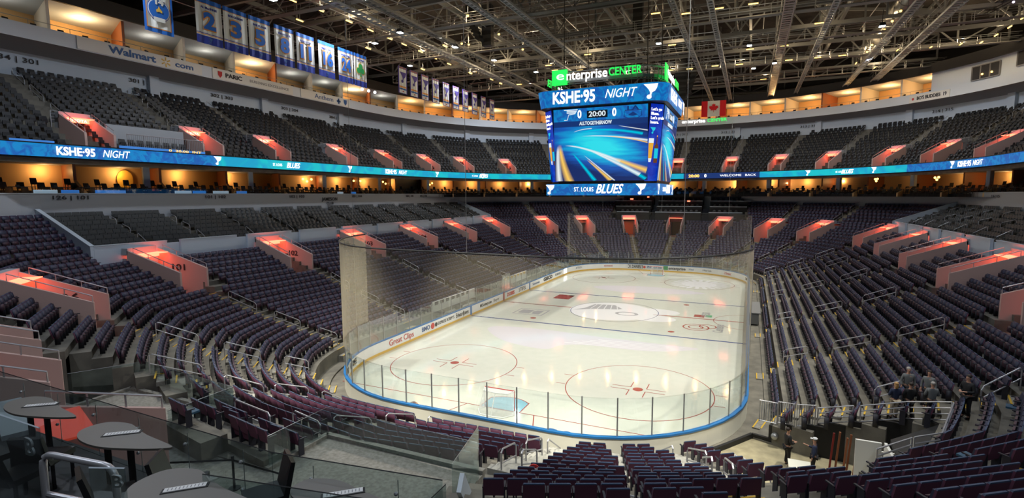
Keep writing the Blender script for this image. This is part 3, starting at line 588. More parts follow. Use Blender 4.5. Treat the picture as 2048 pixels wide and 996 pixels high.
# ------------------------------------------------------------------ vomitory portals of the lower bowl
def frame_at(p, inn):                                                 # matrix: x' = to the rink, y' = left, z up
    i = Vector(inn).normalized(); l = Vector((0, 0, 1)).cross(i)
    return Matrix(((i.x, l.x, 0, p[0]), (i.y, l.y, 0, p[1]), (0, 0, 1, p[2]), (0, 0, 0, 1)))
def portal(p, inn, label, num=None, ln=4.2, zf=4.4, zt=8.15, zl=6.55, hw=1.2, warm=True, word=None, depth=2.6, rail=True, group=None, up=False, walls=(1, -1), lp=8, glow='red_glow'):
    M = frame_at((p[0], p[1], 0), inn); T = lambda *q: M @ Vector(q)
    t = thing('entrance_portal', label, 'portal', (p[0], p[1], zf), group=group)
    sl = (zl-zt)/ln
    def wall(b, s): b.prism([T(-.2, s*hw, zf-.6), T(ln, s*hw, zf-.6), T(ln, s*hw, zl), T(-.2, s*hw, zt)], M.to_3x3() @ Vector((0, s*.17, 0)))
    for s_ in walls: one('side_wall', lambda b: wall(b, s_), 'salmon', t)
    one('floor_slab', lambda b: b.box((ln/2-1.5, 0, zf-.1), (ln+3, 2*hw, .2), M), 'concrete', t)
    def inner(b):
        b.cur = 0; b.box((-depth, 0, zf+1.4), (.1, 2*hw, 2.8), M); b.cur = 1
        for s in (-1, 1): b.box((-depth/2-.2, s*hw, zf+1.5), (depth-.3, .1, 3.2), M)
        b.box((-depth/2-.3, 0, zt-.35), (depth, 2*hw, .1), M)
    one('tunnel_lining', inner, ['warm_wall' if warm else 'dark', 'wall_grey'], t)
    one('header', lambda b: b.box((-.35, 0, zt-.1), (.5, 2*hw+.34, .5), M), 'wall_grey', t)
    one('lit_sign', lambda b: (b.box((.02, 0, zt-.5), (.12, 2*hw-.05, .34), M), b.box((.45, 0, zt-.36), (.9, 2*hw-.08, .05), M)), glow, t, label='glowing red light box')
    if word: text(word, T(.1, 0, zt-.5), M.to_3x3() @ Vector((0, 1, 0)), (0, 0, 1), .22, 'sign_white', t, 1.5, .01, name='sign_lettering')
    if rail:
        for s in walls:
            a, c = T(.3, s*(hw+.09), zt-.05+sl*.3), T(ln-.05, s*(hw+.09), zl); u = Vector((0, 0, .36))
            one('wall_rail', lambda b: (b.tube([a, a+u, c+u, c], .03, 5), [b.tube([a+(c-a)*k, a+(c-a)*k+u], .025, 5) for k in (.33, .66)]), 'rail', t)
    if num:
        text(num, T(1.75, hw-.02, zt-.95+sl*1.7), M.to_3x3() @ Vector((1, 0, 0)), (0, 0, 1), .5, 'ink', t, 1.15, .02, name='section_number')
    # red light of the sign
    l = light('AREA', T(.5, 0, zt-.42), lp, (1, .2, .12)); l.data.size = 1.2; l.rotation_euler = (0, 0, 0); l.parent = t; l.matrix_parent_inverse = WM[t.name].inverted()
    return t
kn = {-16.5: '102', -5.5: '103', 5.5: '104', 16.5: '105'}
for i, p in enumerate(SIDE_P):
    portal((-30.4, p, 0), (1, 0, 0), 'red-lit tunnel entrance on the left side, %s one from the near corner' % nth(i+2), kn[p])
    portal((30.4, p, 0), (-1, 0, 0), 'red-lit tunnel entrance on the right side, %s from the far corner' % nth(4-i), None)
for sy, TT in ((1, TH_FAR), (-1, TH_NEAR)):
    for k, t in enumerate(TT):
        th = math.radians(t); c, s = math.cos(th), math.sin(th)
        for sx in ((-1, 1) if t < 90 else (1,)):
            if sy < 0 and (sx > 0 or k > 2): continue
            r = rD(th, 16.3); pos = (sx*r*c, sy*(20+r*s), 0); inn = (-sx*c, -sy*s, 0)
            if sy > 0: lab = 'red-lit tunnel entrance at the far end, %s' % (['%s corner beside the club wall' % ('left' if sx < 0 else 'right'), '%s corner' % ('left' if sx < 0 else 'right'), 'second to the %s of the middle' % ('left' if sx < 0 else 'right'), 'just %s of the middle' % ('left' if sx < 0 else 'right'), 'in the middle'][k])
            else: lab = ['red-lit tunnel entrance on the left side, first one from the near corner', 'red-lit tunnel entrance in the near left corner with big black digits', 'salmon-walled tunnel entrance cut by the left edge of the photo'][k]
            if sy < 0 and k: pos, inn = ((-22.9, -38.7, 0), (.66, .75, 0)) if k == 1 else ((-15.3, -45, 0), (.3, .95, 0))
            portal(pos, inn, lab, ['101', '126', None, None, None][k] if sy < 0 else None, *((3.7,) if sy < 0 and k else ()), lp=2.5 if (sy < 0 and k == 2) else 8, glow='red_soft' if (sy < 0 and k == 2) else 'red_glow')
portal((-10.5, -46.0, 0), (.5, .86, 0), 'salmon-walled tunnel entrance on the near platform above the leftmost table', None, 3.2, 3.3, 7.6, 6.3, 1.3, lp=1.2, glow='red_soft')
portal((-1.9, -46.7, 0), (.3, .95, 0), 'red-lit salmon-walled tunnel entrance right below the club tables', None, 2.7, 3.3, 7.3, 6.3, 1.1, walls=(1,), lp=.6, glow='red_soft')
# upper deck portals
L393 = uring(39.9)
for k, (x, y) in enumerate(UPP):
    i = min(range(1, 150), key=lambda j: (L393[j]-Vector((x, y, 0))).length); t_ = (L393[i+1]-L393[i-1]).normalized(); inn = Vector((-t_.y, t_.x, 0))
    if inn.dot(Vector((-x, -y+10, 0))) < 0: inn = -inn
    side = 'left side' if k < 8 else 'far end' if k < 13 else 'right side'
    lab = 'red-lit upper deck entrance on the %s, %s from %s' % (side, nth(k+1 if k < 8 else k-7 if k < 13 else 16-k), 'the near end' if k < 8 else 'its left' if k < 13 else 'the right edge of the photo')
    portal((L393[i].x, L393[i].y, 0), inn, lab, None, 3.3, 16.1, 19.05, 17.3, .95, True, 'TOYOTA' if k < 4 else None, 1.6, True)
# ------------------------------------------------------------------ seats
def seat_parts(detail=True):
    D = {}
    b = MB()
    w = .262
    P = lambda x, y, z: (x, y, z)
    prof = [(-w, -.16, .42), (w, -.16, .42), (w, -.10, .42), (-w, -.10, .42)]
    b.cur = 0
    b.hexa([P(-w, -.14, .40), P(w, -.14, .40), P(w, -.09, .40), P(-w, -.09, .40), P(-w*.97, -.245, .885), P(w*.97, -.245, .885), P(w*.97, -.195, .885), P(-w*.97, -.195, .885)])
    b.cur = 1; b.hexa([P(-w*.97, -.245, .885), P(w*.97, -.245, .885), P(w*.97, -.195, .885), P(-w*.97, -.195, .885), P(-w*.9, -.245, .915), P(w*.9, -.245, .915), P(w*.9, -.205, .915), P(-w*.9, -.205, .915)])
    D['backrest'] = b
    c = MB(); c.hexa([P(-.25, -.1, .5), P(.25, -.1, .5), P(.25, -.05, .5), P(-.25, -.05, .5), P(-.25, -.2, .87), P(.25, -.2, .87), P(.25, -.14, .87), P(-.25, -.14, .87)]); D['cushion'] = c
    e = MB(); e.hexa([P(-.21, -.05, .36), P(.21, -.05, .36), P(.21, .05, .37), P(-.21, .05, .37), P(-.2, -.03, .66), P(.2, -.03, .66), P(.2, .04, .64), P(-.2, .04, .64)]); D['seat_pan'] = e
    for s, n in ((-1, 'a'), (1, 'b')):
        g = MB(); g.box((s*.265, -.06, .3), (.035, .2, .6)); g.box((s*.265, 0, .62), (.05, .3, .035)); D['armrest'+n] = g
    return D
SP = seat_parts()
def bulk_template(mats_):                                             # merged low-detail seat
    b = MB(); m = {'backrest': 0, 'cushion': 1, 'seat_pan': 2, 'armresta': 3}
    for k, i in m.items():
        src = SP[k]; n = len(b.v); b.v += src.v; b.f += [tuple(n+j for j in f) for f in src.f]; b.m += [4 if (i == 0 and q) else i for q in src.m]
    return b
def upper_template():
    b = MB(); src = SP['backrest']; b.v += src.v; b.f += list(src.f); b.m += [0]*len(src.f); n = len(b.v); s2 = SP['seat_pan']; b.v += s2.v; b.f += [tuple(n+j for j in f) for f in s2.f]; b.m += [1]*len(s2.f); return b
def merged(name, tmpl, places, mats_, label, cat):
    V = np.array(tmpl.v, dtype=np.float64); Fq = np.array([f for f in tmpl.f]); n = len(places); nv, nf = len(V), len(Fq)
    if n == 0: return
    A = np.array([(p[0], p[1], p[2], p[3]) for p in places]); c, s = np.cos(A[:, 3]), np.sin(A[:, 3])
    X = V[None, :, 0]*c[:, None]-V[None, :, 1]*s[:, None]+A[:, 0:1]; Y = V[None, :, 0]*s[:, None]+V[None, :, 1]*c[:, None]+A[:, 1:2]; Z = V[None, :, 2]+A[:, 2:3]
    vv = np.stack([X, Y, Z], -1).reshape(-1, 3); ff = (Fq[None]+(np.arange(n)*nv)[:, None, None]).reshape(-1)
    me = bpy.data.meshes.new(name); me.vertices.add(n*nv); me.vertices.foreach_set('co', vv.ravel()); me.loops.add(len(ff)); me.loops.foreach_set('vertex_index', ff.astype(np.int32))
    me.polygons.add(n*nf); me.polygons.foreach_set('loop_start', (np.arange(n*nf)*4).astype(np.int32)); me.polygons.foreach_set('loop_total', np.full(n*nf, 4, np.int32))
    for q in mats_: me.materials.append(MATS[q])
    me.polygons.foreach_set('material_index', np.tile(np.array(tmpl.m, np.int32), n)); me.update(calc_edges=True); me.validate()
    o = bpy.data.objects.new(name, me); COL.objects.link(o); return props(o, label, cat, kind='stuff')
def inview(p, m=140):
    u, v, z = px(p); return z > 1 and -m < u < 2048+m and -m < v < 996+m
low = []                                                              # x, y, z, heading, row, block, ordinal
for n in range(0, NR-1):
    D = n*.85+.42; z = zrow(n*.85)
    pts = [rp(q, D) for q in RP]; pts.append(pts[0]); pts = resamp(pts, .2)
    acc = 0; prev = None; blk = 0; k = 0; gap = True
    for a, c in zip(pts, pts[1:]):
        acc += (c-a).length
        if void(a.x, a.y, D) or aisle(a.x, a.y, D) or nearwall(a.x, a.y, D) or (n == 0 and (a.x < 0 or abs(a.y) > 24)):
            if not gap: blk += 1; k = 0
            gap = True; continue
        gap = False
        if acc >= (.555 if k else .3):
            acc = 0; k += 1; t = (c-a).normalized(); low.append([a.x, a.y, z, math.atan2(t.y, t.x)+pi, n, blk, k])
# heading: local +y must look at the rink: tangent runs anticlockwise so the rink is on its left
for s in low: s[3] = s[3]-pi
low = [s for s in low if inview((s[0], s[1], s[2]+.6))]
def big(s): return px((s[0], s[1], s[2]+.7))[2]
infr = lambda s: (lambda q: 0 < q[0] < 2048 and 0 < q[1] < 1000)(px((s[0], s[1], s[2]+.7)))
def hidden(s): return PLAT[0]-2 < s[0] < 5.4 and s[1] < -41.5
cand = sorted([s for s in low if infr(s) and not hidden(s)], key=big)
near300 = cand[:300]; ids = set(map(id, near300)); rest = [s for s in low if id(s) not in ids]
def open_seat(s): return (hash((round(s[0], 1), round(s[1], 1))) % 97) < 2
blocks = {}
for s in near300: blocks.setdefault((s[4], s[5]), []).append(s)
def bname(x, y, D=0):
    if x > 17.5: return 'right corner block'
    if x > 11.2: return 'block below the tunnel'
    if x > 8.6 or (x > 7.6 and y > -33.5): return 'wedge block right of narrow aisle'
    if x > 5.9: return 'wedge block left of narrow aisle'
    if x > -3.3: return 'block between platform and white steps'
    if x > -9.2: return 'block left of low aisle rails'
    return 'curved left corner block'
proto = None; seatmesh = {}
for k, mm in (('backrest', ['seat_plum', 'seat_top']), ('cushion', 'seat_navy'), ('seat_pan', 'pan_plum'), ('armresta', 'seat_frame'), ('armrestb', 'seat_frame')): seatmesh[k] = SP[k].mesh(k.rstrip('ab') if k.startswith('arm') else k, mm)
tealpan = MB(); tealpan.hexa([(-.21, -.08, .4), (.21, -.08, .4), (.21, .34, .42), (-.21, .34, .42), (-.21, -.08, .47), (.21, -.08, .47), (.21, .34, .49), (-.21, .34, .49)]); tealpan = tealpan.mesh('seat_pan', 'seat_teal')
names = {}
rows_of = {}
for s in near300:
    nm = bname(s[0], s[1]); rows_of.setdefault((nm, s[4]), []).append(s)
for (nm, row), L in rows_of.items():
    L.sort(key=lambda s: px((s[0], s[1], s[2]))[0])
    for i, s in enumerate(L):
        r = bpy.data.objects.new('folding_seat', None); COL.objects.link(r); r.location = (s[0], s[1], s[2]); r.rotation_euler = (0, 0, s[3]); r.empty_display_size = .2
        lowered = (i*7+row*5) % 31 == 0
        props(r, 'plum seat %s from left, %s row, %s' % (nth(i+1), nth(row+1), nm), 'seat', 'plum folding seats nearest the camera')
        bk = None
        for k, me in seatmesh.items():
            o = bpy.data.objects.new('armrest' if k.startswith('arm') else k, tealpan if (k == 'seat_pan' and lowered) else me); COL.objects.link(o); o.parent = bk if k == 'cushion' else r
            if k == 'backrest': bk = o
merged('folding_seat_rows', bulk_template(None), rest, ['seat_plum', 'seat_navy', 'pan_plum', 'seat_frame', 'seat_top'], 'rows of navy and plum folding seats filling the rest of the lower bowl', 'seats')
# club block seats
club = []
for sx in (-1, 1):
    for n in range(8):
        x = sx*(31.2+.8*n+.3); y = -30.4; k = 0
        while y < 30.4:
            u = (y+30.9) % 4.9
            if u < 3.9 and not (n < 2 and u < .3): club.append([x, y, 7.65+.34*n, -pi/2 if sx < 0 else pi/2, n, int((y+30.9)//4.9), sx]); y += .55
            else: y += .15
club = [s for s in club if inview((s[0], s[1], s[2]+.5))]
cs = sorted([s for s in club if infr(s)], key=big); c300 = cs[:300]; ids = set(map(id, c300))
ut = upper_template(); cm = ut.mesh('stadium_chair', ['seat_grey', 'seat_grey'])
g = {}
for s in c300: g.setdefault((s[6], s[5], s[4]), []).append(s)
for (sx, blk, n), L in g.items():
    L.sort(key=lambda s: s[1])
    for i, s in enumerate(L):
        o = bpy.data.objects.new('stadium_chair', cm); COL.objects.link(o); o.location = s[:3]; o.rotation_euler = (0, 0, s[3])
        props(o, 'grey club seat %s from near aisle, %s row, %s block, %s stand' % (nth(i+1), nth(n+1), nth(blk+1), 'left' if sx < 0 else 'right'), 'seat', 'dark grey club seats')
merged('club_seat_rows', ut, [s for s in club if id(s) not in ids], ['seat_grey', 'seat_grey'], 'remaining rows of dark grey club seats above the pale wall', 'seats')
# upper deck seats
upr = []
AIS = []
for k, (x, y) in enumerate(UPP): AIS.append(Vector((x, y, 0)))
def ucenter(p): return Vector((0, max(-99, min(p.y, 12)) if True else 0, 0))
for n in range(16):
    X = 35.9+.85*n+.4; pts = resamp(upper(X, step=.5), .25); acc = 0; k = 0; blk = 0; gap = True
    base = upper(39.9, step=.8)
    for a, c in zip(pts, pts[1:]):
        acc += (c-a).length
        o_ = Vector((0, a.y if a.y < 12 else 12, 0)); d = (a-o_).normalized()
        bad = False
        for q in AIS:
            oq = Vector((0, q.y if q.y < 12 else 12, 0)); dq = (q-oq).normalized()
            lat = abs((a-q).dot(Vector((-dq.y, dq.x, 0)))) if (a-q).length < 16 else 9
            if n < 5 and lat < 1.25: bad = True
            if n >= 5 and lat < .6: bad = True
        if bad:
            if not gap: blk += 1; k = 0
            gap = True; acc = 0; continue
        gap = False
        if acc >= .56:
            acc = 0; k += 1; t = (c-a).normalized(); upr.append([a.x, a.y, zup(n), math.atan2(t.y, t.x), n, blk, k])
upr = [s for s in upr if inview((s[0], s[1], s[2]+.5))]
us = sorted([s for s in upr if infr(s)], key=big); u300 = us[:300]; ids = set(map(id, u300)); um = ut.mesh('upper_seat', ['seat_dark', 'seat_dark'])
for s in u300:
    o = bpy.data.objects.new('balcony_chair', um); COL.objects.link(o); o.location = s[:3]; o.rotation_euler = (0, 0, s[3])
    props(o, 'black upper deck seat %s along, %s row, %s block from right' % (nth(s[6]), nth(s[4]+1), nth(s[5]+1)), 'seat', 'black upper deck seats')
merged('upper_deck_seat_rows', ut, [s for s in upr if id(s) not in ids], ['seat_dark', 'seat_dark'], 'remaining rows of black seats in the upper deck', 'seats')
# ------------------------------------------------------------------ aisle handrails
RC = {}
def handrail(a, c, h, label, r=.03, mid=True, group='aisle handrails'):
    a, c = Vector(a), Vector(c); u = Vector((0, 0, h)); d = (c-a).normalized()*.12
    def f(b):
        b.tube([a, a+u*.88, a+u+d, c+u-d, c+u*.88, c], r, 6)
        if mid: b.tube([a+u*.5, c+u*.5], r*.9, 6)
    o = one('handrail', f, 'rail'); return props(o, label, 'handrail', group)
def zfl(x, y):
    if abs(y) < 20: D = abs(x)-14
    else:
        th, r = seginfo(x, y); t2 = math.radians(max(0, min(90, th))); D = (r-rD(t2, 0))/(rD(t2, 15.6)-rD(t2, 0))*15.6
    return zrow(max(0, math.floor(D/.85)*.85))
for sx in (-1, 1):
    for k, p in enumerate(SIDE_P):
        for j, (d0, d1) in enumerate(((1.2, 2.6), (4.0, 6.0), (7.4, 9.6))):
            a = (sx*(14+d0), p+AOFF, zrow(d0)); c = (sx*(14+d1), p+AOFF, zrow(d1))
            handrail(a, c, .95, 'grey handrail %s from the ice, %s stand, %s aisle from near' % (nth(j+1), 'left' if sx < 0 else 'right', nth(k+1)))
for sy, TT in ((1, TH_FAR), (-1, TH_NEAR[:3])):
    for k, t in enumerate(TT):
        th = math.radians(t); c_, s_ = math.cos(th), math.sin(th)
        for sx in ((-1, 1) if t < 90 else (1,)):
            for j, (d0, d1) in enumerate(((1.2, 2.6), (4.0, 6.0), (7.4, 9.6), (17.6, 19.4), (20.8, 22.6))):
                q = [(sx*rD(th, d)*c_, sy*(20+rD(th, d)*s_), zrow(d)) for d in (d0, d1)]
                if void(q[0][0], q[0][1], d0) or (sy < 0 and (sx > 0 or abs(q[0][0]) < 11)): continue
                if not inview(q[0], 60): continue
                handrail(q[0], q[1], .95, 'grey handrail %s from the ice in %s %s corner, %s aisle' % (nth(j+1), 'far' if sy > 0 else 'near', 'left' if sx < 0 else 'right', nth(k+1)))
def chn(x, y): return 0
for nm, L in (('left of the red tunnel platform, nearest the boards', [((-6.2, -31.9), (-7.2, -33.2))]), ('beside the corner seats, middle of three', [((-7.6, -33.7), (-8.4, -35.0))]), ('beside the corner seats, last before the glass deck', [((-8.7, -35.4), (-9.5, -36.8))]),
              ('in the low aisle of the near end, nearest the boards', [((-.4, -31.8), (-.7, -33.2))]), ('in the low aisle of the near end, second from the boards', [((-1.0, -33.8), (-1.5, -35.2))]), ('in the low aisle of the near end, third from the boards', [((-1.8, -35.8), (-2.5, -37.2))]),
              ('by the two red seats in the platform notch, the largest', [((-5.6, -39.2), (-3.2, -39.6))]), ('at the tip of the grey platform notch', [((-3.3, -38.5), (-2.0, -38.4))]),
              ('left of the white steps, nearest the ice', [((5.5, -32.1), (5.45, -33.6))]), ('left of the white steps, second from the ice', [((5.4, -34.1), (5.35, -35.6))]), ('left of the white steps, third from the ice', [((5.3, -36.4), (5.3, -37.6))]), ('left of the white steps, topmost by the glass', [((6.2, -36.6), (6.2, -37.9))]),
              ('right of the white steps, nearest the ice', [((9.5, -30.7), (10.3, -32.2))]), ('right of the white steps, second from the ice', [((10.9, -32.7), (11.7, -34.4))]), ('right of the white steps, third from the ice', [((11.6, -34.9), (12.0, -36.6))]), ('right of the white steps, short upper one', [((12.3, -35.2), (12.6, -36.2))]),
              ('on the right stands beside the standing group', [((18.6, -24.2), (20.2, -23.8))]), ('behind the standing group on the right', [((21.9, -26.2), (23.6, -25.0))])):
    (x0, y0), (x1, y1) = L[0]; handrail((x0, y0, zfl(x0, y0)), (x1, y1, zfl(x1, y1)), 1.0, 'grey handrail '+nm)
for x0, y0, x1, y1, z, n_, side in ((6.9, -38.9, 10.5, -39.2, 3.15, '121', 'left of the middle'), (15.7, -37.8, 17.6, -36.6, 3.6, '120', 'right of the middle')):
    r = handrail((x0, y0, z-.4), (x1, y1, z-.4), 1.25, 'grey handrail with round red section sign, %s' % side, mid=False)
    c = Vector((x0+.12, y0+.06, z+.8)); dd = Vector((CP.x-c.x, CP.y-c.y, 0)).normalized()
    one('section_disc', lambda b: b.prism([c+Vector((dd.y, -dd.x, 0))*(-.17*math.cos(t*pi/8))+Vector((0, 0, .17*math.sin(t*pi/8))) for t in range(16)], dd*.03), 'ink_red', r, label='round red sign')
    text(n_, c+dd*.05, (-dd.y, dd.x, 0), (0, 0, 1), .13, 'card', r, .22, .01, name='section_number')
for sx in (-1, 1):
    for k in range(12):
        y = -30.9+4.9*k+4.15
        for j, (x0, x1) in enumerate(((31.9, 33.0), (33.9, 35.0), (35.7, 36.7))):
            z0, z1 = 7.65+.34*int((x0-31.2)/.8), 7.65+.34*int((x1-31.2)/.8)
            if inview((sx*x0, y, z0+.5), 0): handrail((sx*x0, y, z0), (sx*x1, y, z1), .95, 'grey handrail %s up in the %s club block aisle, %s stand' % (nth(j+1), nth(k+1), 'left' if sx < 0 else 'right'), .03)
# upper deck rails
for k, (x, y) in enumerate(UPP):
    i = min(range(1, 150), key=lambda j: (L393[j]-Vector((x, y, 0))).length); p39 = L393[i]; t_ = (L393[i+1]-L393[i-1]).normalized(); out = Vector((t_.y, -t_.x, 0))
    if out.dot(Vector((x, y-10, 0))) < 0: out = -out
    for j, (a, c) in enumerate(((1.6, 3.6), (4.6, 6.6), (7.4, 9.2))):
        P = [p39+out*q+Vector((0, 0, 17.2+.52*q/.85)) for q in (a, c)]
        handrail(P[0], P[1], .95, 'grey upper deck handrail above the %s red entrance, %s up' % (nth(k+1), nth(j+1)), .028)
    o = one('guard_rail', lambda b: [b.tube([p39+t_*s+out*.9+Vector((0, 0, 18.2+zz)) for s in (-1.3, 1.3)], .028, 5) for zz in (.35, .6, .85, 1.1)]+[b.tube([p39+t_*s+out*.9+Vector((0, 0, 17.6)), p39+t_*s+out*.9+Vector((0, 0, 19.3))], .03, 5) for s in (-1.3, 0, 1.3)], 'rail')
    props(o, 'slatted guard rail on top of the %s red upper deck entrance from the near left' % nth(k+1), 'guard rail')
def picket(b, a, c, h=1.1, n=40):
    a, c = Vector(a), Vector(c)
    b.tube([a, a+Vector((0, 0, h)), c+Vector((0, 0, h)), c], .035, 5)
    for i in range(1, n): q = a+(c-a)*i/n; b.tube([q, q+Vector((0, 0, h))], .05 if i % 8 == 0 else .018, 4)
    b.tube([a+Vector((0, 0, .1)), c+Vector((0, 0, .1))], .025, 4)
props(one('picket_railing', lambda b: picket(b, (-36.1, -25.2, 16.2), (-36.1, -18.6, 16.2), 1.25), 'rail'), 'long pale picket railing in front of the upper deck accessible platform', 'railing')
props(one('platform_wall', lambda b: b.box((-38.5, -22.2, 17.6), (.2, 6.6, 1.6)), 'wall_grey'), 'grey wall behind the picket railing on the upper deck', 'wall')
# ------------------------------------------------------------------ LED ribbon board round the upper deck front
rb = thing('ribbon_board', 'long cyan and blue LED ribbon board around the front of the upper deck', 'LED ribbon', (0, 0, 15.1))
R35 = uring(35.4)
def seg(i0, i1, z0=15.15, z1=16.1, X=35.4): return lambda b: b.strip([p+Vector((0, 0, z0)) for p in uring(X)[i0:i1+1]], [p+Vector((0, 0, z1)) for p in uring(X)[i0:i1+1]])
def idx(x, y): return min(range(151), key=lambda j: (R35[j]-Vector((x, y, 0))).length)
for i0, i1, m in ((0, idx(33, 30), 'led_blue'), (idx(33, 30), idx(14, 45), 'led_cyan'), (idx(14, 45), idx(1, 46.4), 'scr_navy'), (idx(1, 46.4), idx(-35.4, -18), 'led_cyan'), (idx(-35.4, -18), 150, 'led_blue')):
    one('screen_band', seg(i0, i1), m, rb)
one('housing', lambda b: (band(b, 35.45, 15.05, 35.45, 16.18), band(b, 35.35, 16.12, 35.5, 16.2), band(b, 35.35, 15.12, 35.5, 15.05)), 'black', rb)
def rtext(s, x, y, h, w, m='sign_white', shear=0, z=15.6, bold=.03):
    i = idx(x, y); i = max(1, min(149, i)); t = (R35[i+1]-R35[i-1]).normalized()
    d = R35[i]; inw = Vector((-t.y, t.x, 0)); r = Vector((0, 0, 1)).cross(inw); k = Vector((x, y, 0))-d; p = d+t*max(-.6, min(.6, k.dot(t)))+inw*.12
    text(s, (p.x, p.y, z), r, (0, 0, 1), h, m, rb, w, bold, shear, 'ribbon_lettering')
def rnote(x, y, s=.8):
    i = max(1, min(149, idx(x, y))); t = (R35[i+1]-R35[i-1]).normalized(); inw = Vector((-t.y, t.x, 0)); r = Vector((0, 0, 1)).cross(inw)
    one('note_emblem', lambda b: note(b, R35[i]+inw*.1+Vector((0, 0, 15.64)), r, (0, 0, 1), inw, s), 'sign_white', rb)
for x, y, f in ((-35.4, -28.3, 1), (-35.4, 9.8, .9), (34.5, 19, 1)):
    rtext('KSHE·95', x, y-1.0 if x < 0 else y+1, .62, 2.5, bold=.03); rtext('NIGHT', x, y+1.7 if x < 0 else y-1.5, .6, 2.0, shear=.3, bold=.0)
for x, y in ((-35.4, -18.3), (-35.4, .5), (-34.8, 20), (-33, 30), (21, 41), (29.5, 34.5), (34.4, 22.5)): rnote(x, y)
for x, y in ((-35.4, -9.6), (-32.8, 29.5), (25.6, 37.6)): rtext('ST. LOUIS', x, y-1.2 if x < 0 else y+.8, .3, 1.2, bold=.0); rtext('BLUES', x, y+.9 if x < 0 else y-.9, .6, 1.9, shear=.35, bold=.02)
rtext('20:00', 3.2, 46.3, .5, 1.9, 'tv_amber'); rtext('0', 5.2, 46.2, .55, .4); rtext('WELCOME', 9.5, 45.7, .36, 3.6, bold=0); rtext('BACK', 12.8, 45.0, .36, 1.8, bold=0)
tvs = one('display_strip', lambda b: b.box((-36.0, -22.2, 16.32), (.06, 7.4, .24)), 'tv_blue', label='small blue screens above the ribbon')
props(tvs, 'thin blue screen strip below the upper deck picket railing', 'screen')
text('0  20:00  INT', (-35.95, -20.4, 16.32), (0, 1, 0), (0, 0, 1), .2, 'tv_amber', tvs, 3.0, .0, name='screen_lettering')
t2 = one('display_strip', lambda b: b.box((-36.0, -31.6, 16.3), (.06, 2.6, .16)), 'tv_blue'); props(t2, 'short blue screen strip above the ribbon at far left', 'screen')
# green lettering ribbon far behind the scoreboard
fs = thing('lettering_sign', 'small enterprise CENTER sign on the far fascia', 'sign', (6.5, 57, 26.6)); text('enterprise', (1.9, 55.2, 26.6), (1, 0, 0), (0, 0, 1), .7, 'sign_white', fs, 4.4, .03); text('CENTER', (6.3, 55.0, 26.6), (1, -.1, 0), (0, 0, 1), .6, 'sign_green', fs, 3.6, .02)
# ------------------------------------------------------------------ centre-hung scoreboard
sb = thing('scoreboard', 'centre-hung four-sided video scoreboard over the ice', 'scoreboard', (0, 0, 12))
CX = -.3
def octo(h, c, z): return [Vector((CX+x, y, z)) for x, y in ((c, -h), (h, -c), (h, c), (c, h), (-c, h), (-h, c), (-h, -c), (-c, -h))]
def rsq(h, r, z, n=6): return [Vector((CX+sx*(h-r)+r*math.cos(a+pi/2*i/n), sy*(h-r)+r*math.sin(a+pi/2*i/n), z)) for sx, sy, a in ((1, -1, -pi/2), (1, 1, 0), (-1, 1, pi/2), (-1, -1, pi)) for i in range(n+1)]
one('housing', lambda b: (b.strip(octo(5.1, 4.1, 13.3), octo(5.7, 4.6, 20.4), True), b.quad(*octo(5.1, 4.1, 13.3))), 'scr_black', sb)
one('upper_band', lambda b: b.strip(rsq(6.05, 1.4, 20.45), rsq(6.25, 1.4, 21.95), True), 'led_blue', sb, label='blue upper LED band')
one('upper_housing', lambda b: (b.strip(rsq(6.25, 1.4, 21.95), rsq(5.6, 1.2, 22.05), True), b.quad(*rsq(5.6, 1.2, 22.05)), b.strip(rsq(6.05, 1.4, 20.45), rsq(5.5, 1.2, 20.3), True)), 'scr_black', sb)
one('lower_band', lambda b: b.strip(rsq(5.35, .15, 12.2, 2), rsq(5.35, .15, 13.28, 2), True), 'led_blue', sb, label='blue lower LED band')
one('lower_housing', lambda b: (b.quad(*rsq(5.35, .15, 12.2, 2)), b.quad(*rsq(5.35, .15, 13.28, 2))), 'scr_black', sb)
def screen_mat():
    m = bpy.data.materials.new('screen_picture'); m.use_nodes = True; nt = m.node_tree; b = nt.nodes['Principled BSDF']; b.inputs['Base Color'].default_value = (.01, .01, .01, 1)
    uv = nt.nodes.new('ShaderNodeUVMap'); mp = nt.nodes.new('ShaderNodeMapping'); mp.inputs['Location'].default_value = (-.3, -.62, 0); mp.inputs['Rotation'].default_value = (0, 0, .35)
    mp2 = nt.nodes.new('ShaderNodeMapping'); mp2.inputs['Scale'].default_value = (1.25, 2.6, 1); g = nt.nodes.new('ShaderNodeTexGradient'); g.gradient_type = 'SPHERICAL'
    n = nt.nodes.new('ShaderNodeTexNoise'); n.inputs['Scale'].default_value = 3; n.inputs['Detail'].default_value = 5; mp3 = nt.nodes.new('ShaderNodeMapping'); mp3.inputs['Rotation'].default_value = (0, 0, .5); mp3.inputs['Scale'].default_value = (1, 7, 1)
    a = nt.nodes.new('ShaderNodeMath'); a.operation = 'MULTIPLY_ADD'; a.inputs[1].default_value = .45; r = nt.nodes.new('ShaderNodeValToRGB'); e = r.color_ramp.elements
    e[0].position = .28; e[0].color = (.0, .015, .12, 1); e[1].position = 1; e[1].color = (.02, .7, .8, 1); x = e.new(.58); x.color = (.004, .09, .45, 1); x = e.new(.82); x.color = (0, .4, .7, 1)
    L = nt.links.new; L(uv.outputs[0], mp.inputs[0]); L(mp.outputs[0], mp2.inputs[0]); L(mp2.outputs[0], g.inputs[0]); L(uv.outputs[0], mp3.inputs[0]); L(mp3.outputs[0], n.inputs['Vector']); L(n.outputs['Fac'], a.inputs[0]); L(g.outputs['Fac'], a.inputs[2]); L(a.outputs[0], r.inputs[0]); L(r.outputs[0], b.inputs['Emission Color']); b.inputs['Emission Strength'].default_value = 1
    MATS['screen_picture'] = m
screen_mat()
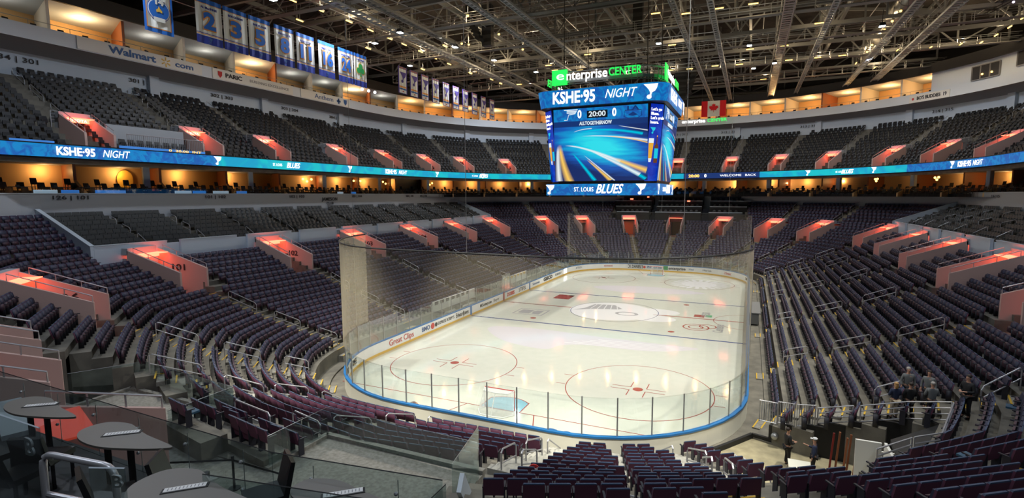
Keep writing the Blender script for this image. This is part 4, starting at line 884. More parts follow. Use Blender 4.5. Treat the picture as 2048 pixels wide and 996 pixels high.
def streak(name, col):
    m = bpy.data.materials.new(name); m.use_nodes = True; nt = m.node_tree
    for q in list(nt.nodes): nt.nodes.remove(q)
    out = nt.nodes.new('ShaderNodeOutputMaterial'); mx = nt.nodes.new('ShaderNodeMixShader'); t = nt.nodes.new('ShaderNodeBsdfTransparent'); e = nt.nodes.new('ShaderNodeEmission'); e.inputs[0].default_value = (*col, 1)
    uv = nt.nodes.new('ShaderNodeUVMap'); sp = nt.nodes.new('ShaderNodeSeparateXYZ'); w = nt.nodes.new('ShaderNodeMath'); w.operation = 'PINGPONG'; w.inputs[1].default_value = .5; r = nt.nodes.new('ShaderNodeMath'); r.operation = 'MULTIPLY'; r.inputs[1].default_value = 2.0
    u2 = nt.nodes.new('ShaderNodeMath'); u2.operation = 'MULTIPLY'; u2.inputs[1].default_value = 5; u2.use_clamp = True; z = nt.nodes.new('ShaderNodeMath'); z.operation = 'MULTIPLY'; L = nt.links.new
    L(uv.outputs[0], sp.inputs[0]); L(sp.outputs[1], w.inputs[0]); L(w.outputs[0], r.inputs[0]); L(sp.outputs[0], u2.inputs[0]); L(r.outputs[0], z.inputs[0]); L(u2.outputs[0], z.inputs[1]); L(z.outputs[0], mx.inputs[0]); L(t.outputs[0], mx.inputs[1]); L(e.outputs[0], mx.inputs[2]); L(mx.outputs[0], out.inputs[0]); MATS[name] = m
streak('streak_pale', (.85, .9, .9)); streak('streak_yellow', (1, .62, .12)); streak('streak_cyan', (0, .6, .8)); streak('streak_blue', (.01, .2, .6))
def face(k):                                                         # each face: local (a along, z, d outwards)
    ang = k*pi/2; ca, sa = math.cos(ang), math.sin(ang)
    def G(a, z, d=0.0):
        h = 5.1+(z-13.3)*.6/7.1+.04+d; x, y = a, -h
        return Vector((CX+x*ca-y*sa, x*sa+y*ca, z))
    R_ = Vector((ca, sa, 0)); N_ = Vector((sa, -ca, 0)); U_ = Vector((0, 0, 1))
    def poly(nm, m, pts, d, lab=None): b = MB(); b.quad(*[G(a, z, d) for a, z in pts]); return props(b.build(nm, m, sb), lab)
    W0, W1, Z0, Z1 = -4.45, 4.45, 13.55, 20.25
    X_ = lambda u, v: (W0+(W1-W0)*u, Z0+(Z1-Z0)*v)
    scr = poly('main_screen', 'screen_picture', [X_(0, 0), X_(1, 0), X_(1, 1), X_(0, 1)], 0, 'large video screen')
    uvl = scr.data.uv_layers.new(name='UVMap')
    for i_, q_ in enumerate(((0, 0), (1, 0), (1, 1), (0, 1))): uvl.data[i_].uv = q_
    if k in (2, 3): return
    poly('score_strip', 'led_blue', [X_(0, .83), X_(1, .83), X_(1, 1), X_(0, 1)], .01)
    poly('title_strip', 'scr_navy', [X_(0, .755), X_(1, .755), X_(1, .83), X_(0, .83)], .01)
    poly('clock_panel', 'scr_black', [X_(.37, .86), X_(.59, .86), X_(.59, .96), X_(.37, .96)], .02)
    P2 = lambda u, v, d=.04: G(*X_(u, v), d)
    text('20:00', P2(.48, .91), R_, U_, .48, 'scr_pale', sb, 1.6, .02, name='clock_digits'); text('0', P2(.29, .915), R_, U_, .72, 'sign_white', sb, .38, .03, name='score_digit'); text('0', P2(.66, .915), R_, U_, .72, 'sign_white', sb, .38, .03, name='score_digit')
    text('ALLTOGETHERNOW', P2(.46, .792), R_, U_, .32, 'scr_pale', sb, 3.1, .03, name='title_lettering')
    def curve(pts, w0, w1, m, d):                                     # light streak of the pictured scene
        b = MB(); A = []; B = []
        n = len(pts)
        for i, (u, v) in enumerate(pts):
            w = w0+(w1-w0)*i/(n-1); j = min(i, n-2); du, dv = pts[j+1][0]-pts[j][0], pts[j+1][1]-pts[j][1]; q = math.hypot(du, dv); nu, nv = -dv/q*w/2, du/q*w/2
            cl = lambda u, v: (min(1, max(0, u)), min(.75, max(0, v)))
            A.append(G(*X_(*cl(u+nu, v+nv)), d)); B.append(G(*X_(*cl(u-nu, v-nv)), d))
        b.strip(A, B); o = b.build('light_streak', m.replace('scr_', 'streak_'), sb); uvl = o.data.uv_layers.new(name='UVMap')
        for i in range(n-1):
            for j_, q_ in enumerate(((i/(n-1), 0), ((i+1)/(n-1), 0), ((i+1)/(n-1), 1), (i/(n-1), 1))): uvl.data[i*4+j_].uv = q_
    bez = lambda p0, p1, p2, n=14: [((1-t)**2*p0[0]+2*t*(1-t)*p1[0]+t*t*p2[0], (1-t)**2*p0[1]+2*t*(1-t)*p1[1]+t*t*p2[1]) for t in [i/n for i in range(n+1)]]
    curve(bez((.28, .66), (.5, .75), (.95, .62)), .02, .05, 'scr_cyan', .015); curve(bez((.2, .4), (.3, .25), (.45, 0)), .02, .06, 'scr_cyan', .018); curve(bez((.14, .53), (.45, .48), (.98, .02)), .02, .06, 'scr_cyan', .017); curve(bez((.7, .74), (.85, .7), (1, .66)), .01, .02, 'scr_pale', .017)
    curve(bez((.3, .62), (.6, .63), (1, .53)), .01, .04, 'scr_pale', .02); curve(bez((.55, .61), (.8, .58), (1, .5)), .01, .025, 'scr_yellow', .022)
    curve(bez((.12, .5), (.3, .5), (.72, .26)), .015, .055, 'scr_pale', .024); curve(bez((.66, .3), (.85, .2), (1, .13)), .06, .1, 'scr_yellow', .026)
    curve(bez((.4, .42), (.6, .3), (.92, .08)), .02, .07, 'scr_pale', .02); curve(bez((.36, .3), (.5, .15), (.62, 0)), .015, .06, 'scr_yellow', .022); curve(bez((.33, .36), (.48, .2), (.66, 0)), .01, .025, 'scr_pale', .028)
    curve(bez((.06, .52), (.08, .25), (.17, -.02)), .05, .12, 'scr_yellow', .024); curve(bez((.045, .5), (.03, .3), (.05, 0)), .03, .09, 'scr_pale', .03); curve(bez((.22, .68), (.3, .72), (.42, .72)), .008, .02, 'scr_pale', .02)
    def out(nm, m, pts): b = MB(); b.tube([P2(*q, .03) for q in pts], .035, 4); b.build(nm, m, sb)
    out('visitor_crest', 'scr_navy', [(.76, .85), (.8, .83), (.9, .83), (.94, .86), (.935, .93), (.77, .93), (.76, .85)]); text('LA', P2(.85, .955), R_, U_, .4, 'scr_navy', sb, 1.1, .03, name='crest_lettering'); poly('crest_star', 'scr_navy', [X_(.8, .87), X_(.85, .91), X_(.9, .87), X_(.85, .855)], .02)
    out('home_crest', 'scr_pale', [(.12, .985), (.27, .985), (.24, .93), (.17, .92), (.155, .85), (.12, .85)])
    for j in range(3): out('crest_line', 'scr_pale', [(.15, .975-.016*j), (.26-.01*j, .965-.012*j)])
    Bz = lambda a, z, d=.12: Vector((CX+a*ca+(6.0+(z-20.45)*.13+d)*sa, a*sa-(6.0+(z-20.45)*.13+d)*ca, z))
    text('KSHE·95', Bz(-2.3, 21.2), R_, U_, 1.1, 'sign_white', sb, 4.1, .03, name='band_lettering'); text('NIGHT', Bz(2.0, 21.25), R_, U_, .8, 'sign_white', sb, 2.9, .0, .35, name='band_lettering')
    one('note_emblem', lambda b: note(b, Bz(4.75, 21.2, .14), R_, U_, N_, 1.25), 'sign_white', sb)
    Lz = lambda a, z: Vector((CX+a*ca+5.42*sa, a*sa-5.42*ca, z))
    text('ST. LOUIS', Lz(-1.5, 12.74), R_, U_, .42, 'sign_white', sb, 1.9, .0, name='band_lettering'); text('BLUES', Lz(.9, 12.76), R_, U_, .85, 'sign_white', sb, 2.6, .02, .35, name='band_lettering')
    one('note_emblem', lambda b: note(b, Lz(3.9, 12.76), R_, U_, N_, .95), 'sign_white', sb); one('note_emblem', lambda b: note(b, Lz(-4.9, 12.76), R_, U_, N_, .9), 'sign_white', sb)
for k in range(4): face(k)
def cornerpanel(k):
    a0 = k*pi/2; ca, sa = math.cos(a0), math.sin(a0)
    def G(u, v, d=0):                                                # u across 0..1, v up 0..1
        z = 13.5+6.75*v; h = 5.1+(z-13.3)*.6/7.1; c = h-1.05; x = c+(h-c)*u*1.0+d*.7; y = -h+(h-c)*u-d*.7
        return Vector((CX+x*ca-y*sa, x*sa+y*ca, z))
    R_ = (G(1, .5)-G(0, .5)).normalized(); U_ = Vector((0, 0, 1))
    b = MB(); b.quad(G(.04, 0, .05), G(.96, 0, .05), G(.96, 1, .05), G(.04, 1, .05)); props(b.build('corner_screen', 'led_deep', sb), 'narrow blue corner screen')
    if k in (2,): return
    for i, s in enumerate(("Let's go", 'Blues.', "Let's grab", 'beers.')): text(s, G(.08, .93-.055*i, .1), R_, U_, .26, 'sign_white', sb, None, .02, name='corner_lettering', align='LEFT')
    one('note_emblem', lambda b: note(b, G(.32, .66, .08), R_, U_, R_.cross(U_), .55), 'scr_cyan', sb)
    pl = lambda nm, m, pts, d: (lambda b: (b.quad(*[G(u, v, d) for u, v in pts]), b.build(nm, m, sb)))(MB())
    pl('beer_glass', 'scr_amber', [(.16, .3), (.4, .3), (.46, .5), (.1, .5)], .07); pl('beer_foam', 'scr_pale', [(.1, .5), (.46, .5), (.46, .56), (.1, .56)], .07); pl('glass_base', 'scr_pale', [(.2, .25), (.36, .25), (.4, .3), (.16, .3)], .07)
    pl('beer_bottle', 'scr_brown', [(.55, .24), (.82, .24), (.82, .46), (.72, .5), (.72, .58), (.65, .58), (.65, .5), (.55, .46)], .07); pl('bottle_label', 'scr_cyan', [(.55, .3), (.82, .3), (.82, .43), (.55, .43)], .08); pl('bottle_cap', 'scr_amber', [(.65, .58), (.72, .58), (.72, .6), (.65, .6)], .08)
for k in range(4): cornerpanel(k)
# sign ring on top
sr = thing('ring_sign', 'round truss ring with white and green enterprise CENTER lettering above the scoreboard', 'sign', (0, 0, 22.2))
def ringpts(z, h=5.5, r=2.6, n=8): return rsq(h, r, z, n)
one('ring_frame', lambda b: (b.tube(ringpts(23.7), .06, 5, True), b.tube(ringpts(22.55), .06, 5, True), [b.tube([p, q], .03, 4) for p, q in zip(ringpts(22.1), ringpts(23.7))], b.strip(ringpts(22.7, 5.48), ringpts(23.0, 5.48), True)), 'steel_pale', sr)
for k in range(4):
    a0 = k*pi/2; ca, sa = math.cos(a0), math.sin(a0); R_ = Vector((ca, sa, 0)); G = lambda a, z, d=0: Vector((CX+a*ca+(5.65+d)*sa, a*sa-(5.65+d)*ca, z))
    one('green_square', lambda b: b.prism([G(-4.6, 22.5), G(-3.1, 22.5), G(-3.1, 23.9), G(-4.6, 23.9)], G(0, 0, .1)-G(0, 0, 0)), 'sign_green', sr)
    text('e', G(-3.75, 23.3, .2), R_, (0, 0, 1), .8, 'sign_white', sr, .75, 0); text('nterprise', G(-1.2, 23.25, .15), R_, (0, 0, 1), .85, 'sign_white', sr, 3.9, .02); text('CENTER', G(2.35, 23.25, .15), R_, (0, 0, 1), .72, 'sign_green', sr, 3.0, .02)
for i, (x, y) in enumerate(((-4, -4), (4, -4), (4, 4), (-4, 4))):
    c = one('hoist_cable', lambda b: b.tube([(x+CX, y, 22.1), (x+CX, y, 37)], .04, 5), 'black'); props(c, 'dark hoist cable holding the %s corner of the scoreboard' % ('front left', 'front right', 'rear right', 'rear left')[i], 'cable')
light('POINT', (0, -9, 17), 240, (.25, .5, 1), 2.5)
# ------------------------------------------------------------------ banners
def fabric(G, W, H, m, nm, par, d=0, x0=0, x1=1, z0=0, z1=1, wob=.03):
    b = MB(); n = 12; A = []; B = []
    for i in range(n+1):
        u = x0+(x1-x0)*i/n; o = math.sin(u*19)*wob+d; A.append(G(u*W, z0*H, o)); B.append(G(u*W, z1*H, o))
    b.strip(A, B); b.strip([p for p in [g for g in B]], [p for p in A]) if False else None
    return b.build(nm, m, par)
def banner(y, W, H, zt, X, num, name_, label, kind):
    t = thing('banner', label, 'banner', (X, y, zt-H)); G = lambda a, z, d=0: Vector((X+.0+d, y+a, zt-H+z)); R_ = (0, 1, 0); U_ = (0, 0, 1)
    if kind == 'num':
        fabric(G, W, H, 'banner_white', 'cloth', t, 0, 0, 1, .18, .9); fabric(G, W, H, 'banner_blue', 'top_band', t, 0, 0, 1, .9, 1); fabric(G, W, H, 'banner_navy', 'bottom_band', t, 0, 0, 1, 0, .18)
        for z in (.885, .2): fabric(G, W, H, 'banner_orange', 'stripe', t, .012, 0, 1, z, z+.014)
        fabric(G, W, H, 'banner_navy', 'stripe', t, .014, 0, 1, .225, .24)
        text(num, G(W/2, H*.5, .05), R_, U_, H*.37, 'banner_orange', t, W*(.5 if len(num) == 1 else .66), .09, name='number_edge'); text(num, G(W/2, H*.5, .07), R_, U_, H*.36, 'banner_blue', t, W*(.47 if len(num) == 1 else .62), .045, name='number')
        text(name_, G(W/2, H*.8, .06), R_, U_, .17, 'banner_navy', t, W*.62, .02, name='name_lettering')
        one('note_emblem', lambda b: note(b, G(W/2, H*.09, .04), R_, U_, Vector((1, 0, 0)), .36), 'ink_blue', t)
    elif kind == 'sham':
        fabric(G, W, H, 'banner_white', 'cloth', t, 0, 0, 1, .18, .9); fabric(G, W, H, 'banner_blue', 'top_band', t, 0, 0, 1, .9, 1); fabric(G, W, H, 'banner_navy', 'bottom_band', t, 0, 0, 1, 0, .18)
        for z in (.885, .2): fabric(G, W, H, 'banner_orange', 'stripe', t, .012, 0, 1, z, z+.014)
        for nm, m, s, d in (('shamrock_edge', 'gold', 1.15, .04), ('shamrock', 'green', 1, .06)):
            one(nm, lambda b: [b.prism([G(W/2+(ox+.3*math.cos(q*pi/8))*s, H*.52+(oz+.3*math.sin(q*pi/8))*s, d) for q in range(16)], (.01, 0, 0)) for ox, oz in ((0, .35), (-.33, -.12), (.33, -.12))]+[b.prism([G(W/2-.06*s, H*.52, d), G(W/2+.06*s, H*.52, d), G(W/2+.1*s, H*.52-.75*s, d), G(W/2-.05*s, H*.52-.75*s, d)], (.01, 0, 0))], m, t)
        text('DAN KELLY', G(W/2, H*.82, .06), R_, U_, .17, 'banner_navy', t, W*.6, .02, name='name_lettering')
    elif kind == 'circle':
        fabric(G, W, H, 'banner_blue', 'cloth', t, 0); fabric(G, W, H, 'banner_orange', 'stripe', t, .01, .07, .93, .09, .93); fabric(G, W, H, 'banner_white', 'inner_cloth', t, .02, .1, .9, .11, .91)
        for rr, m, d in ((.82, 'banner_navy', .05), (.78, 'banner_white', .06), (.72, 'banner_blue', .07)): one('disc', lambda b: b.prism([G(W/2+rr*math.cos(q*pi/16), H*.52+rr*math.sin(q*pi/16), d) for q in range(32)], (.01, 0, 0)), m, t)
        text('14', G(W/2, H*.7, .1), R_, U_, .42, 'banner_white', t, .6, .05, name='number')
        one('flame', lambda b: b.prism([G(W/2+x, H*.5+z, .1) for x, z in ((-.2, -.12), (-.22, .04), (-.08, .16), (0, .34), (.08, .16), (.22, .04), (.2, -.12), (0, -.05))], (.01, 0, 0)), 'gold', t); one('label_block', lambda b: b.prism([G(W/2+x, H*.3+z, .1) for x, z in ((-.4, -.15), (.4, -.15), (.4, .15), (-.4, .15))], (.01, 0, 0)), 'banner_white', t)
    else:
        fabric(G, W, H, 'banner_purple', 'cloth', t, 0); fabric(G, W, H, 'banner_white', 'inner_cloth', t, .012, .08, .92, .02, .92)
        fabric(G, W, H, 'banner_orange', 'stripe', t, .024, .08, .92, .22, .28); fabric(G, W, H, 'ink_blue', 'stripe', t, .026, .08, .92, .14, .2)
        one('note_emblem', lambda b: note(b, G(W*.5, H*.6, .05), R_, U_, Vector((1, 0, 0)), W*.72), 'banner_purple', t); one('mark', lambda b: b.prism([G(W*.5+x, H*.06+z, .04) for x, z in ((-.12, 0), (.12, 0), (.12, .14), (-.12, .14))], (.01, 0, 0)), 'ink_red', t)
        text('CHAMPIONS', G(W/2, H*.955, .03), R_, U_, .12, 'banner_orange', t, W*.8, .01, name='title_lettering')
ys = [-24.1, -21.75, -19.4, -16.75, -14.25, -11.5, -8.75, -6.5]
for y, (n_, nm) in zip(ys, (('2', 'AL MacINNIS'), ('3', 'BOB GASSOFF'), ('5', 'BOB PLAGER'), ('8', 'BARCLAY PLAGER'), ('11', 'BRIAN SUTTER'), ('16', 'BRETT HULL'), ('24', 'BERNIE FEDERKO'))):
    banner(y, 2.2, 3.5, 27.9, -28, n_, nm, 'white hanging banner with blue numeral %s and a name' % {'2': 'two', '3': 'three', '5': 'five', '8': 'eight', '11': 'eleven', '16': 'sixteen', '24': 'twenty-four'}[n_], 'num')
banner(-6.4, 2.0, 3.5, 27.9, -28, '', '', 'white hanging banner with a green shamrock', 'sham')
banner(-27.6, 2.1, 3.2, 27.6, -28.6, '', '', 'blue bordered hanging banner with the number 14 in a circle at the top edge', 'circle')
for i in range(10):
    y = .9+i*2.33+.04*i*i; banner(y, 1.75, 3.25, 28.1, -27.6, '', '', 'narrow white banner with a purple note emblem, %s from the left of the ten' % nth(i+1), 'note')
def flag():
    t = thing('canadian_flag', 'red and white Canadian flag hanging from the roof beside the scoreboard', 'flag', (7, 34, 24.4)); G = lambda a, z, d=0: Vector((5.2+a, 34-d, 24.35+z))
    for x0, x1, m in ((0, .25, 'flag_red'), (.25, .75, 'banner_white'), (.75, 1, 'flag_red')): fabric(G, 3.6, 2.4, m, 'cloth', t, 0, x0, x1)
    half = [(0, 1), (.12, .78), (.3, .88), (.24, .45), (.45, .62), (.52, .5), (.8, .55), (.72, .35), (.85, .25), (.45, -.1), (.52, -.28), (.05, -.2), (.04, -.6)]
    pts = half+[(-x, y) for x, y in half[::-1] if x]; one('maple_leaf', lambda b: b.prism([G(1.8+x*.85, 1.15+y*.85, .06) for x, y in pts], (0, -.01, 0)), 'flag_red', t)
    one('hanging_line', lambda b: [b.tube([G(a, 2.4), G(a, 8.5)], .012, 3) for a in (.05, 3.55)], 'steel', t)
flag()
# fascia adverts
def advert(X, y0, y1, label, items, m='panel_white', z0=26.02, z1=27.2):
    t = one('advert_panel', lambda b: b.box((X+.06, (y0+y1)/2, (z0+z1)/2), (.08, y1-y0, z1-z0)), m); props(t, label, 'advert')
    for s, y, h, w, mm, bo in items: text(s, (X+.13, y, (z0+z1)/2), (0, 1, 0), (0, 0, 1), h, mm, t, w, bo, name='advert_lettering')
    return t
t = advert(-46, -23.3, -11.3, 'white fascia advert reading Walmart com with an orange spark', (('Walmart', -18.5, .7, 4.4, 'ink_blue', .03), ('com', -13.3, .6, 2.0, 'ink_blue', .02)))
one('spark', lambda b: [b.prism([(-45.86, -15.3+math.cos(a)*.15-math.sin(a)*.05, 26.6+math.sin(a)*.15+math.cos(a)*.05), (-45.86, -15.3+math.cos(a)*.5-math.sin(a)*.07, 26.6+math.sin(a)*.5+math.cos(a)*.07), (-45.86, -15.3+math.cos(a)*.5+math.sin(a)*.07, 26.6+math.sin(a)*.5-math.cos(a)*.07), (-45.86, -15.3+math.cos(a)*.15+math.sin(a)*.05, 26.6+math.sin(a)*.15-math.cos(a)*.05)], (.01, 0, 0)) for a in [pi/6+i*pi/3 for i in range(6)]], 'gold', t)
t = advert(-46, -10.0, 1.6, 'white fascia advert reading PARIC BUILDING EXCELLENCE', (('PARIC', -7.3, .5, 2.2, 'ink', .03), ('BUILDING EXCELLENCE', -2.1, .34, 6.0, 'ink_grey', 0)))
one('shield', lambda b: b.prism([(-45.86, -9.1+y, 26.6+z) for y, z in ((-.28, .35), (.28, .35), (.25, -.1), (0, -.4), (-.25, -.1))], (.01, 0, 0)), 'ink_red', t)
t = advert(-46, 3.0, 12.6, 'white fascia advert reading Anthem with two blue emblems', (('Anthem', 7.3, .66, 3.6, 'ink_blue', 0),))
one('cross_mark', lambda b: (b.box((-45.86, 10.2, 26.6), (.02, .8, .28)), b.box((-45.86, 10.2, 26.6), (.02, .28, .8))), 'ink_blue', t); one('shield', lambda b: b.prism([(-45.86, 11.6+y, 26.6+z) for y, z in ((-.35, .4), (.35, .4), (.3, -.1), (0, -.45), (-.3, -.1))], (.01, 0, 0)), 'ink_blue', t)
t = advert(-46, 16.0, 27.0, 'white fascia advert with a blue Ford oval', ())
one('oval', lambda b: b.prism([(-45.88, 21.5+1.2*math.cos(q*pi/12), 26.6+.42*math.sin(q*pi/12)) for q in range(24)], (.02, 0, 0)), 'ink_blue', t); text('Ford', (-45.82, 21.5, 26.6), (0, 1, 0), (0, 0, 1), .45, 'card', t, 1.4, .01, .3, name='advert_lettering')
i = min(range(150), key=lambda j: (uring(46)[j]-Vector((34.3, 40.5, 0))).length); p = uring(46)[i]; tt = (uring(46)[i+1]-uring(46)[i-1]).normalized(); nn = Vector((-tt.y, tt.x, 0)); rr = Vector((0, 0, 1)).cross(nn)
t = one('advert_panel', lambda b: b.beam(p-rr*2.9+nn*.15+Vector((0, 0, 26.5)), p+rr*2.9+nn*.15+Vector((0, 0, 26.5)), .08, 1.1), 'panel_white'); props(t, "white fascia advert reading BO'S BUDDIES 19 at upper right", 'advert')
text("BO'S BUDDIES  19", p+rr*.4+nn*.25+Vector((0, 0, 26.5)), rr, (0, 0, 1), .5, 'ink', t, 4.2, .02, name='advert_lettering')
one('mark', lambda b: b.prism([p-rr*(2.3-.16*math.cos(q*pi/6))+nn*.21+Vector((0, 0, 26.5+.2*math.sin(q*pi/6))) for q in range(12)], nn*.01), 'ink_red', t)
# wall numbers
for s, y, h, w in (('334 | 301', -26.4, .45, 3.3), ('301 | 302', -15.6, .42, 3.0), ('302 | 303', -6.4, .4, 3.0), ('303 | 304', 4.1, .4, 3.0), ('304 | 305', 13.3, .4, 3), ('305 | 306', 25.6, .4, 3)):
    text(s, (-49.4, y, 24.7), (0, 1, 0), (0, 0, 1), h, 'ink', bpy.data.objects['wall_back'], w, .01, name='section_numbers')
for x, y, s in ((44.5, 28.5, '315 | 316'), (36, 41.5, '314 | 315'), (21, 54.5, '313 | 314'), (9, 59, '312 | 313'), (-1, 60, '311 | 312')):
    L = uring(49.3); i = min(range(1, 150), key=lambda j: (L[j]-Vector((x, y, 0))).length); tt = (L[i+1]-L[i-1]).normalized(); nn = Vector((-tt.y, tt.x, 0)); text(s, L[i]+nn*.1+Vector((0, 0, 24.7)), Vector((0, 0, 1)).cross(nn), (0, 0, 1), .42, 'ink', bpy.data.objects['wall_back'], 3, .01, name='section_numbers')
for s, y, z, h, w in (('JAMESON', -36.2, 11.75, .62, 4.8), ('WHISKEY', -34.9, 11.1, .26, 2.4), ('126 | 101', -28.9, 12.1, .3, 2.4), ('101 | 102', -16.7, 12.1, .3, 2.2), ('102 | 103', -6.4, 12.1, .3, 2.2), ('JAMESON', -1.1, 11.75, .42, 2.7), ('CLUB', -1.1, 11.2, .3, 1.2), ('103 | 104', 3.9, 12.1, .3, 2.0), ('104 | 105', 16, 12.1, .3, 2), ('105 | 106', 19.8, 12.1, .3, 2)):
    text(s, (-37.42 if y > -20 or True else 0, y, z), (0, 1, 0), (0, 0, 1), h, 'ink', wl, w, .02, name='wall_lettering')
for s, y in (('117 | 116', 9), ('116 | 115', 19.5)): text(s, (37.42, y, 12.0), (0, -1, 0), (0, 0, 1), .3, 'ink', bpy.data.objects['wall_right'], 2, .01, name='wall_lettering')
# ------------------------------------------------------------------ roof steelwork, catwalks, ducts, lamps, loudspeakers
def xlim(y):
    if y < 12: return 47
    k = min(1, (y-12)/45); return 47*max(.12, (1-k**2.2))**(1/2.2)
for j, y in enumerate(range(-22, 62, 8)):
    xm = xlim(y); n = int(xm//5)
    t = thing('roof_truss', 'grey steel roof truss spanning the arena, %s from the near end' % nth(j+1), 'roof truss', (0, y, 31.8), group='cross trusses')
    zt = lambda x: min(roofz(x, y)-.5, 38.6)
    one('bottom_chord', lambda b: b.beam((-xm, y, 31.9), (xm, y, 31.9), .38, .42), 'steel_dark', t)
    one('top_chord', lambda b: [b.beam((x0, y, zt(x0)), (x0+xm/n, y, zt(x0+xm/n)), .34, .34) for x0 in [-xm+xm/n*i for i in range(2*n)]], 'steel_dark', t)
    def web(b):
        for i in range(2*n+1):
            x = -xm+xm/n*i; b.beam((x, y, 31.9), (x, y, zt(x)), .2, .2)
            if i < 2*n: x2 = x+xm/n; b.beam((x, y, 31.9 if i % 2 else zt(x)), (x2, y, zt(x2) if i % 2 else 31.9), .17, .17)
    one('web_members', web, 'steel_dark', t)
for j, x in enumerate((-38, -30.5, -19, -12, -3, 4, 12, 22, 33, 41)):
    y1 = 58*(max(.05, 1-(abs(x)/50)**2.2))**.45; t = one('roof_beam', lambda b: (b.beam((x, -30, 33.1), (x, y1, 33.1), .3, .45), b.beam((x, -30, 36.2), (x, y1, min(36.2, roofz(x, y1))), .22, .3), [b.beam((x, y, 33.1), (x, y+4, 36.0), .14) for y in range(-30, int(y1)-6, 8)], [b.beam((x, y+4, 36.0), (x, y+8, 33.1), .14) for y in range(-30, int(y1)-8, 8)]), 'steel_dark')
    props(t, 'long dark steel roof beam running lengthwise, %s from the left' % nth(j+1), 'roof beam', 'lengthwise roof beams')
for j, (x, dx, m) in enumerate(((-23.8, .9, 'steel_pale'), (-20.6, .55, 'steel_dark'), (-8.9, .5, 'steel_pale'), (-12.2, .5, 'steel_pale'), (5.3, .5, 'steel_pale'), (8.6, .5, 'steel_pale'), (15.5, .9, 'steel'), (19.5, .5, 'steel_pale'), (26.6, .7, 'steel_pale'), (30.2, .9, 'steel_pale'))):
    y1 = 56*(max(.05, 1-(abs(x)/50)**2.2))**.45
    t = thing('catwalk', 'pale perforated steel cable run under the roof, %s from the left' % nth(j+1), 'catwalk', (x, 0, 30), group='cable runs')
    one('side_channel', lambda b: [b.beam((x+s*dx/2, -24, 30.2), (x+s*dx/2, y1, 30.2), .09, .22) for s in (-1, 1)], m, t)
    one('rungs', lambda b: [b.box((x, -24+i*.75, 30.2), (dx, .34, .05)) for i in range(int((y1+24)/.75))], m, t, kind='stuff')
    one('hangers', lambda b: [b.beam((x, y, 30.2), (x, y, 33), .05) for y in range(-24, int(y1), 6)], 'steel_dark', t)
    if dx > .8: one('guard_rail', lambda b: [b.tube([(x+s*dx*.7, -24, z), (x+s*dx*.7, y1, z)], .03, 4) for s in (-1, 1) for z in (30.7, 31.2)]+[b.tube([(x+s*dx*.7, y, 30.1), (x+s*dx*.7, y, 31.2)], .025, 4) for s in (-1, 1) for y in range(-24, int(y1), 2)], 'steel_dark', t)
for j, y in enumerate((-12, -2, 8, 19, 30, 41)):
    xm = min(xlim(y), 42); t = thing('cross_walkway', 'grey steel cross walkway with railings, %s from the near end' % nth(j+1), 'walkway', (0, y, 30.6), group='cross walkways')
    one('walkway_deck', lambda b: b.box((0, y, 30.65), (2*xm, .8, .08)), 'steel_dark', t)
    one('walkway_rails', lambda b: [b.tube([(-xm, y+s*.42, z), (xm, y+s*.42, z)], .03, 4) for s in (-1, 1) for z in (31.2, 31.7)]+[b.tube([(x, y+s*.42, 30.6), (x, y+s*.42, 31.7)], .022, 4) for s in (-1, 1) for x in range(int(-xm), int(xm), 2)], 'steel', t)
for j, (x, r, y0, y1, z) in enumerate(((-30.8, .95, -30, 38, 33.6), (27.5, .95, 6, 44, 33.2), (20.5, .6, -5, 44, 34.2))):
    t = thing('air_duct', '%s round silver air duct running lengthwise under the roof' % ('large left', 'large right', 'thinner right')[j], 'air duct', (x, y0, z))
    one('duct_tube', lambda b: b.tube([(x, y0, z), (x, y1, z)], r, 20), 'duct', t, smooth=True)
    one('duct_bands', lambda b: [b.tube([(x, y, z), (x, y+.12, z)], r+.05, 20) for y in range(int(y0)+2, int(y1), 4)], 'steel_dark', t)
    one('duct_outlets', lambda b: [b.beam((x+r*.5, y, z-r*.4), (x+r*1.4, y, z-r*1.2), .7, .6) for y in range(int(y0)+4, int(y1), 7)], 'steel_dark', t)
WL = [(-27.9, -7.0), (-27.8, -3.7), (-27.8, -.3), (-27.7, 2.4), (-27.7, 5.9), (-27.8, 9.4), (-23.4, 5.0), (-27.7, 12.9), (-27.7, 19.0), (-26.7, 24.2), (-26.7, 27.5), (-24.1, 29.4), (-15.2, -3.5), (-20.9, 4.9), (-20.3, 5.6), (-15.0, 3.4), (-15.0, 10.3), (-28.6, -13.9), (-28.2, -10.8), (-32.5, -9.4), (3.0, 3.7), (5.9, 5.0), (.9, 29.5), (3.7, 29.7), (-14.9, 19.3), (-15.1, 22.5), (-11.6, 24.0), (9.1, 4.8), (12.3, 4.8), (7.3, 29.4), (10.6, 29.9), (17.0, 30.1), (20.5, 30.2), (23.5, 30.3), (29.7, 30.3), (33.3, 30.4), (36.3, 30.2), (38.4, 30.4), (38.8, 27.3), (38.9, 24.1), (38.8, 20.8), (26.2, 16.4), (26.1, 19.5), (26.1, 26.0), (26.2, 29.5), (26.2, 13.0), (16, 22), (19, 14), (3, 16), (-8, 16), (-22, 16), (-33, 2), (-33, 14), (14, 42), (-4, 42), (-16, 38), (29, 40), (-18, 30), (-6, 30), (33, 12), (12, 22), (26, 36)]
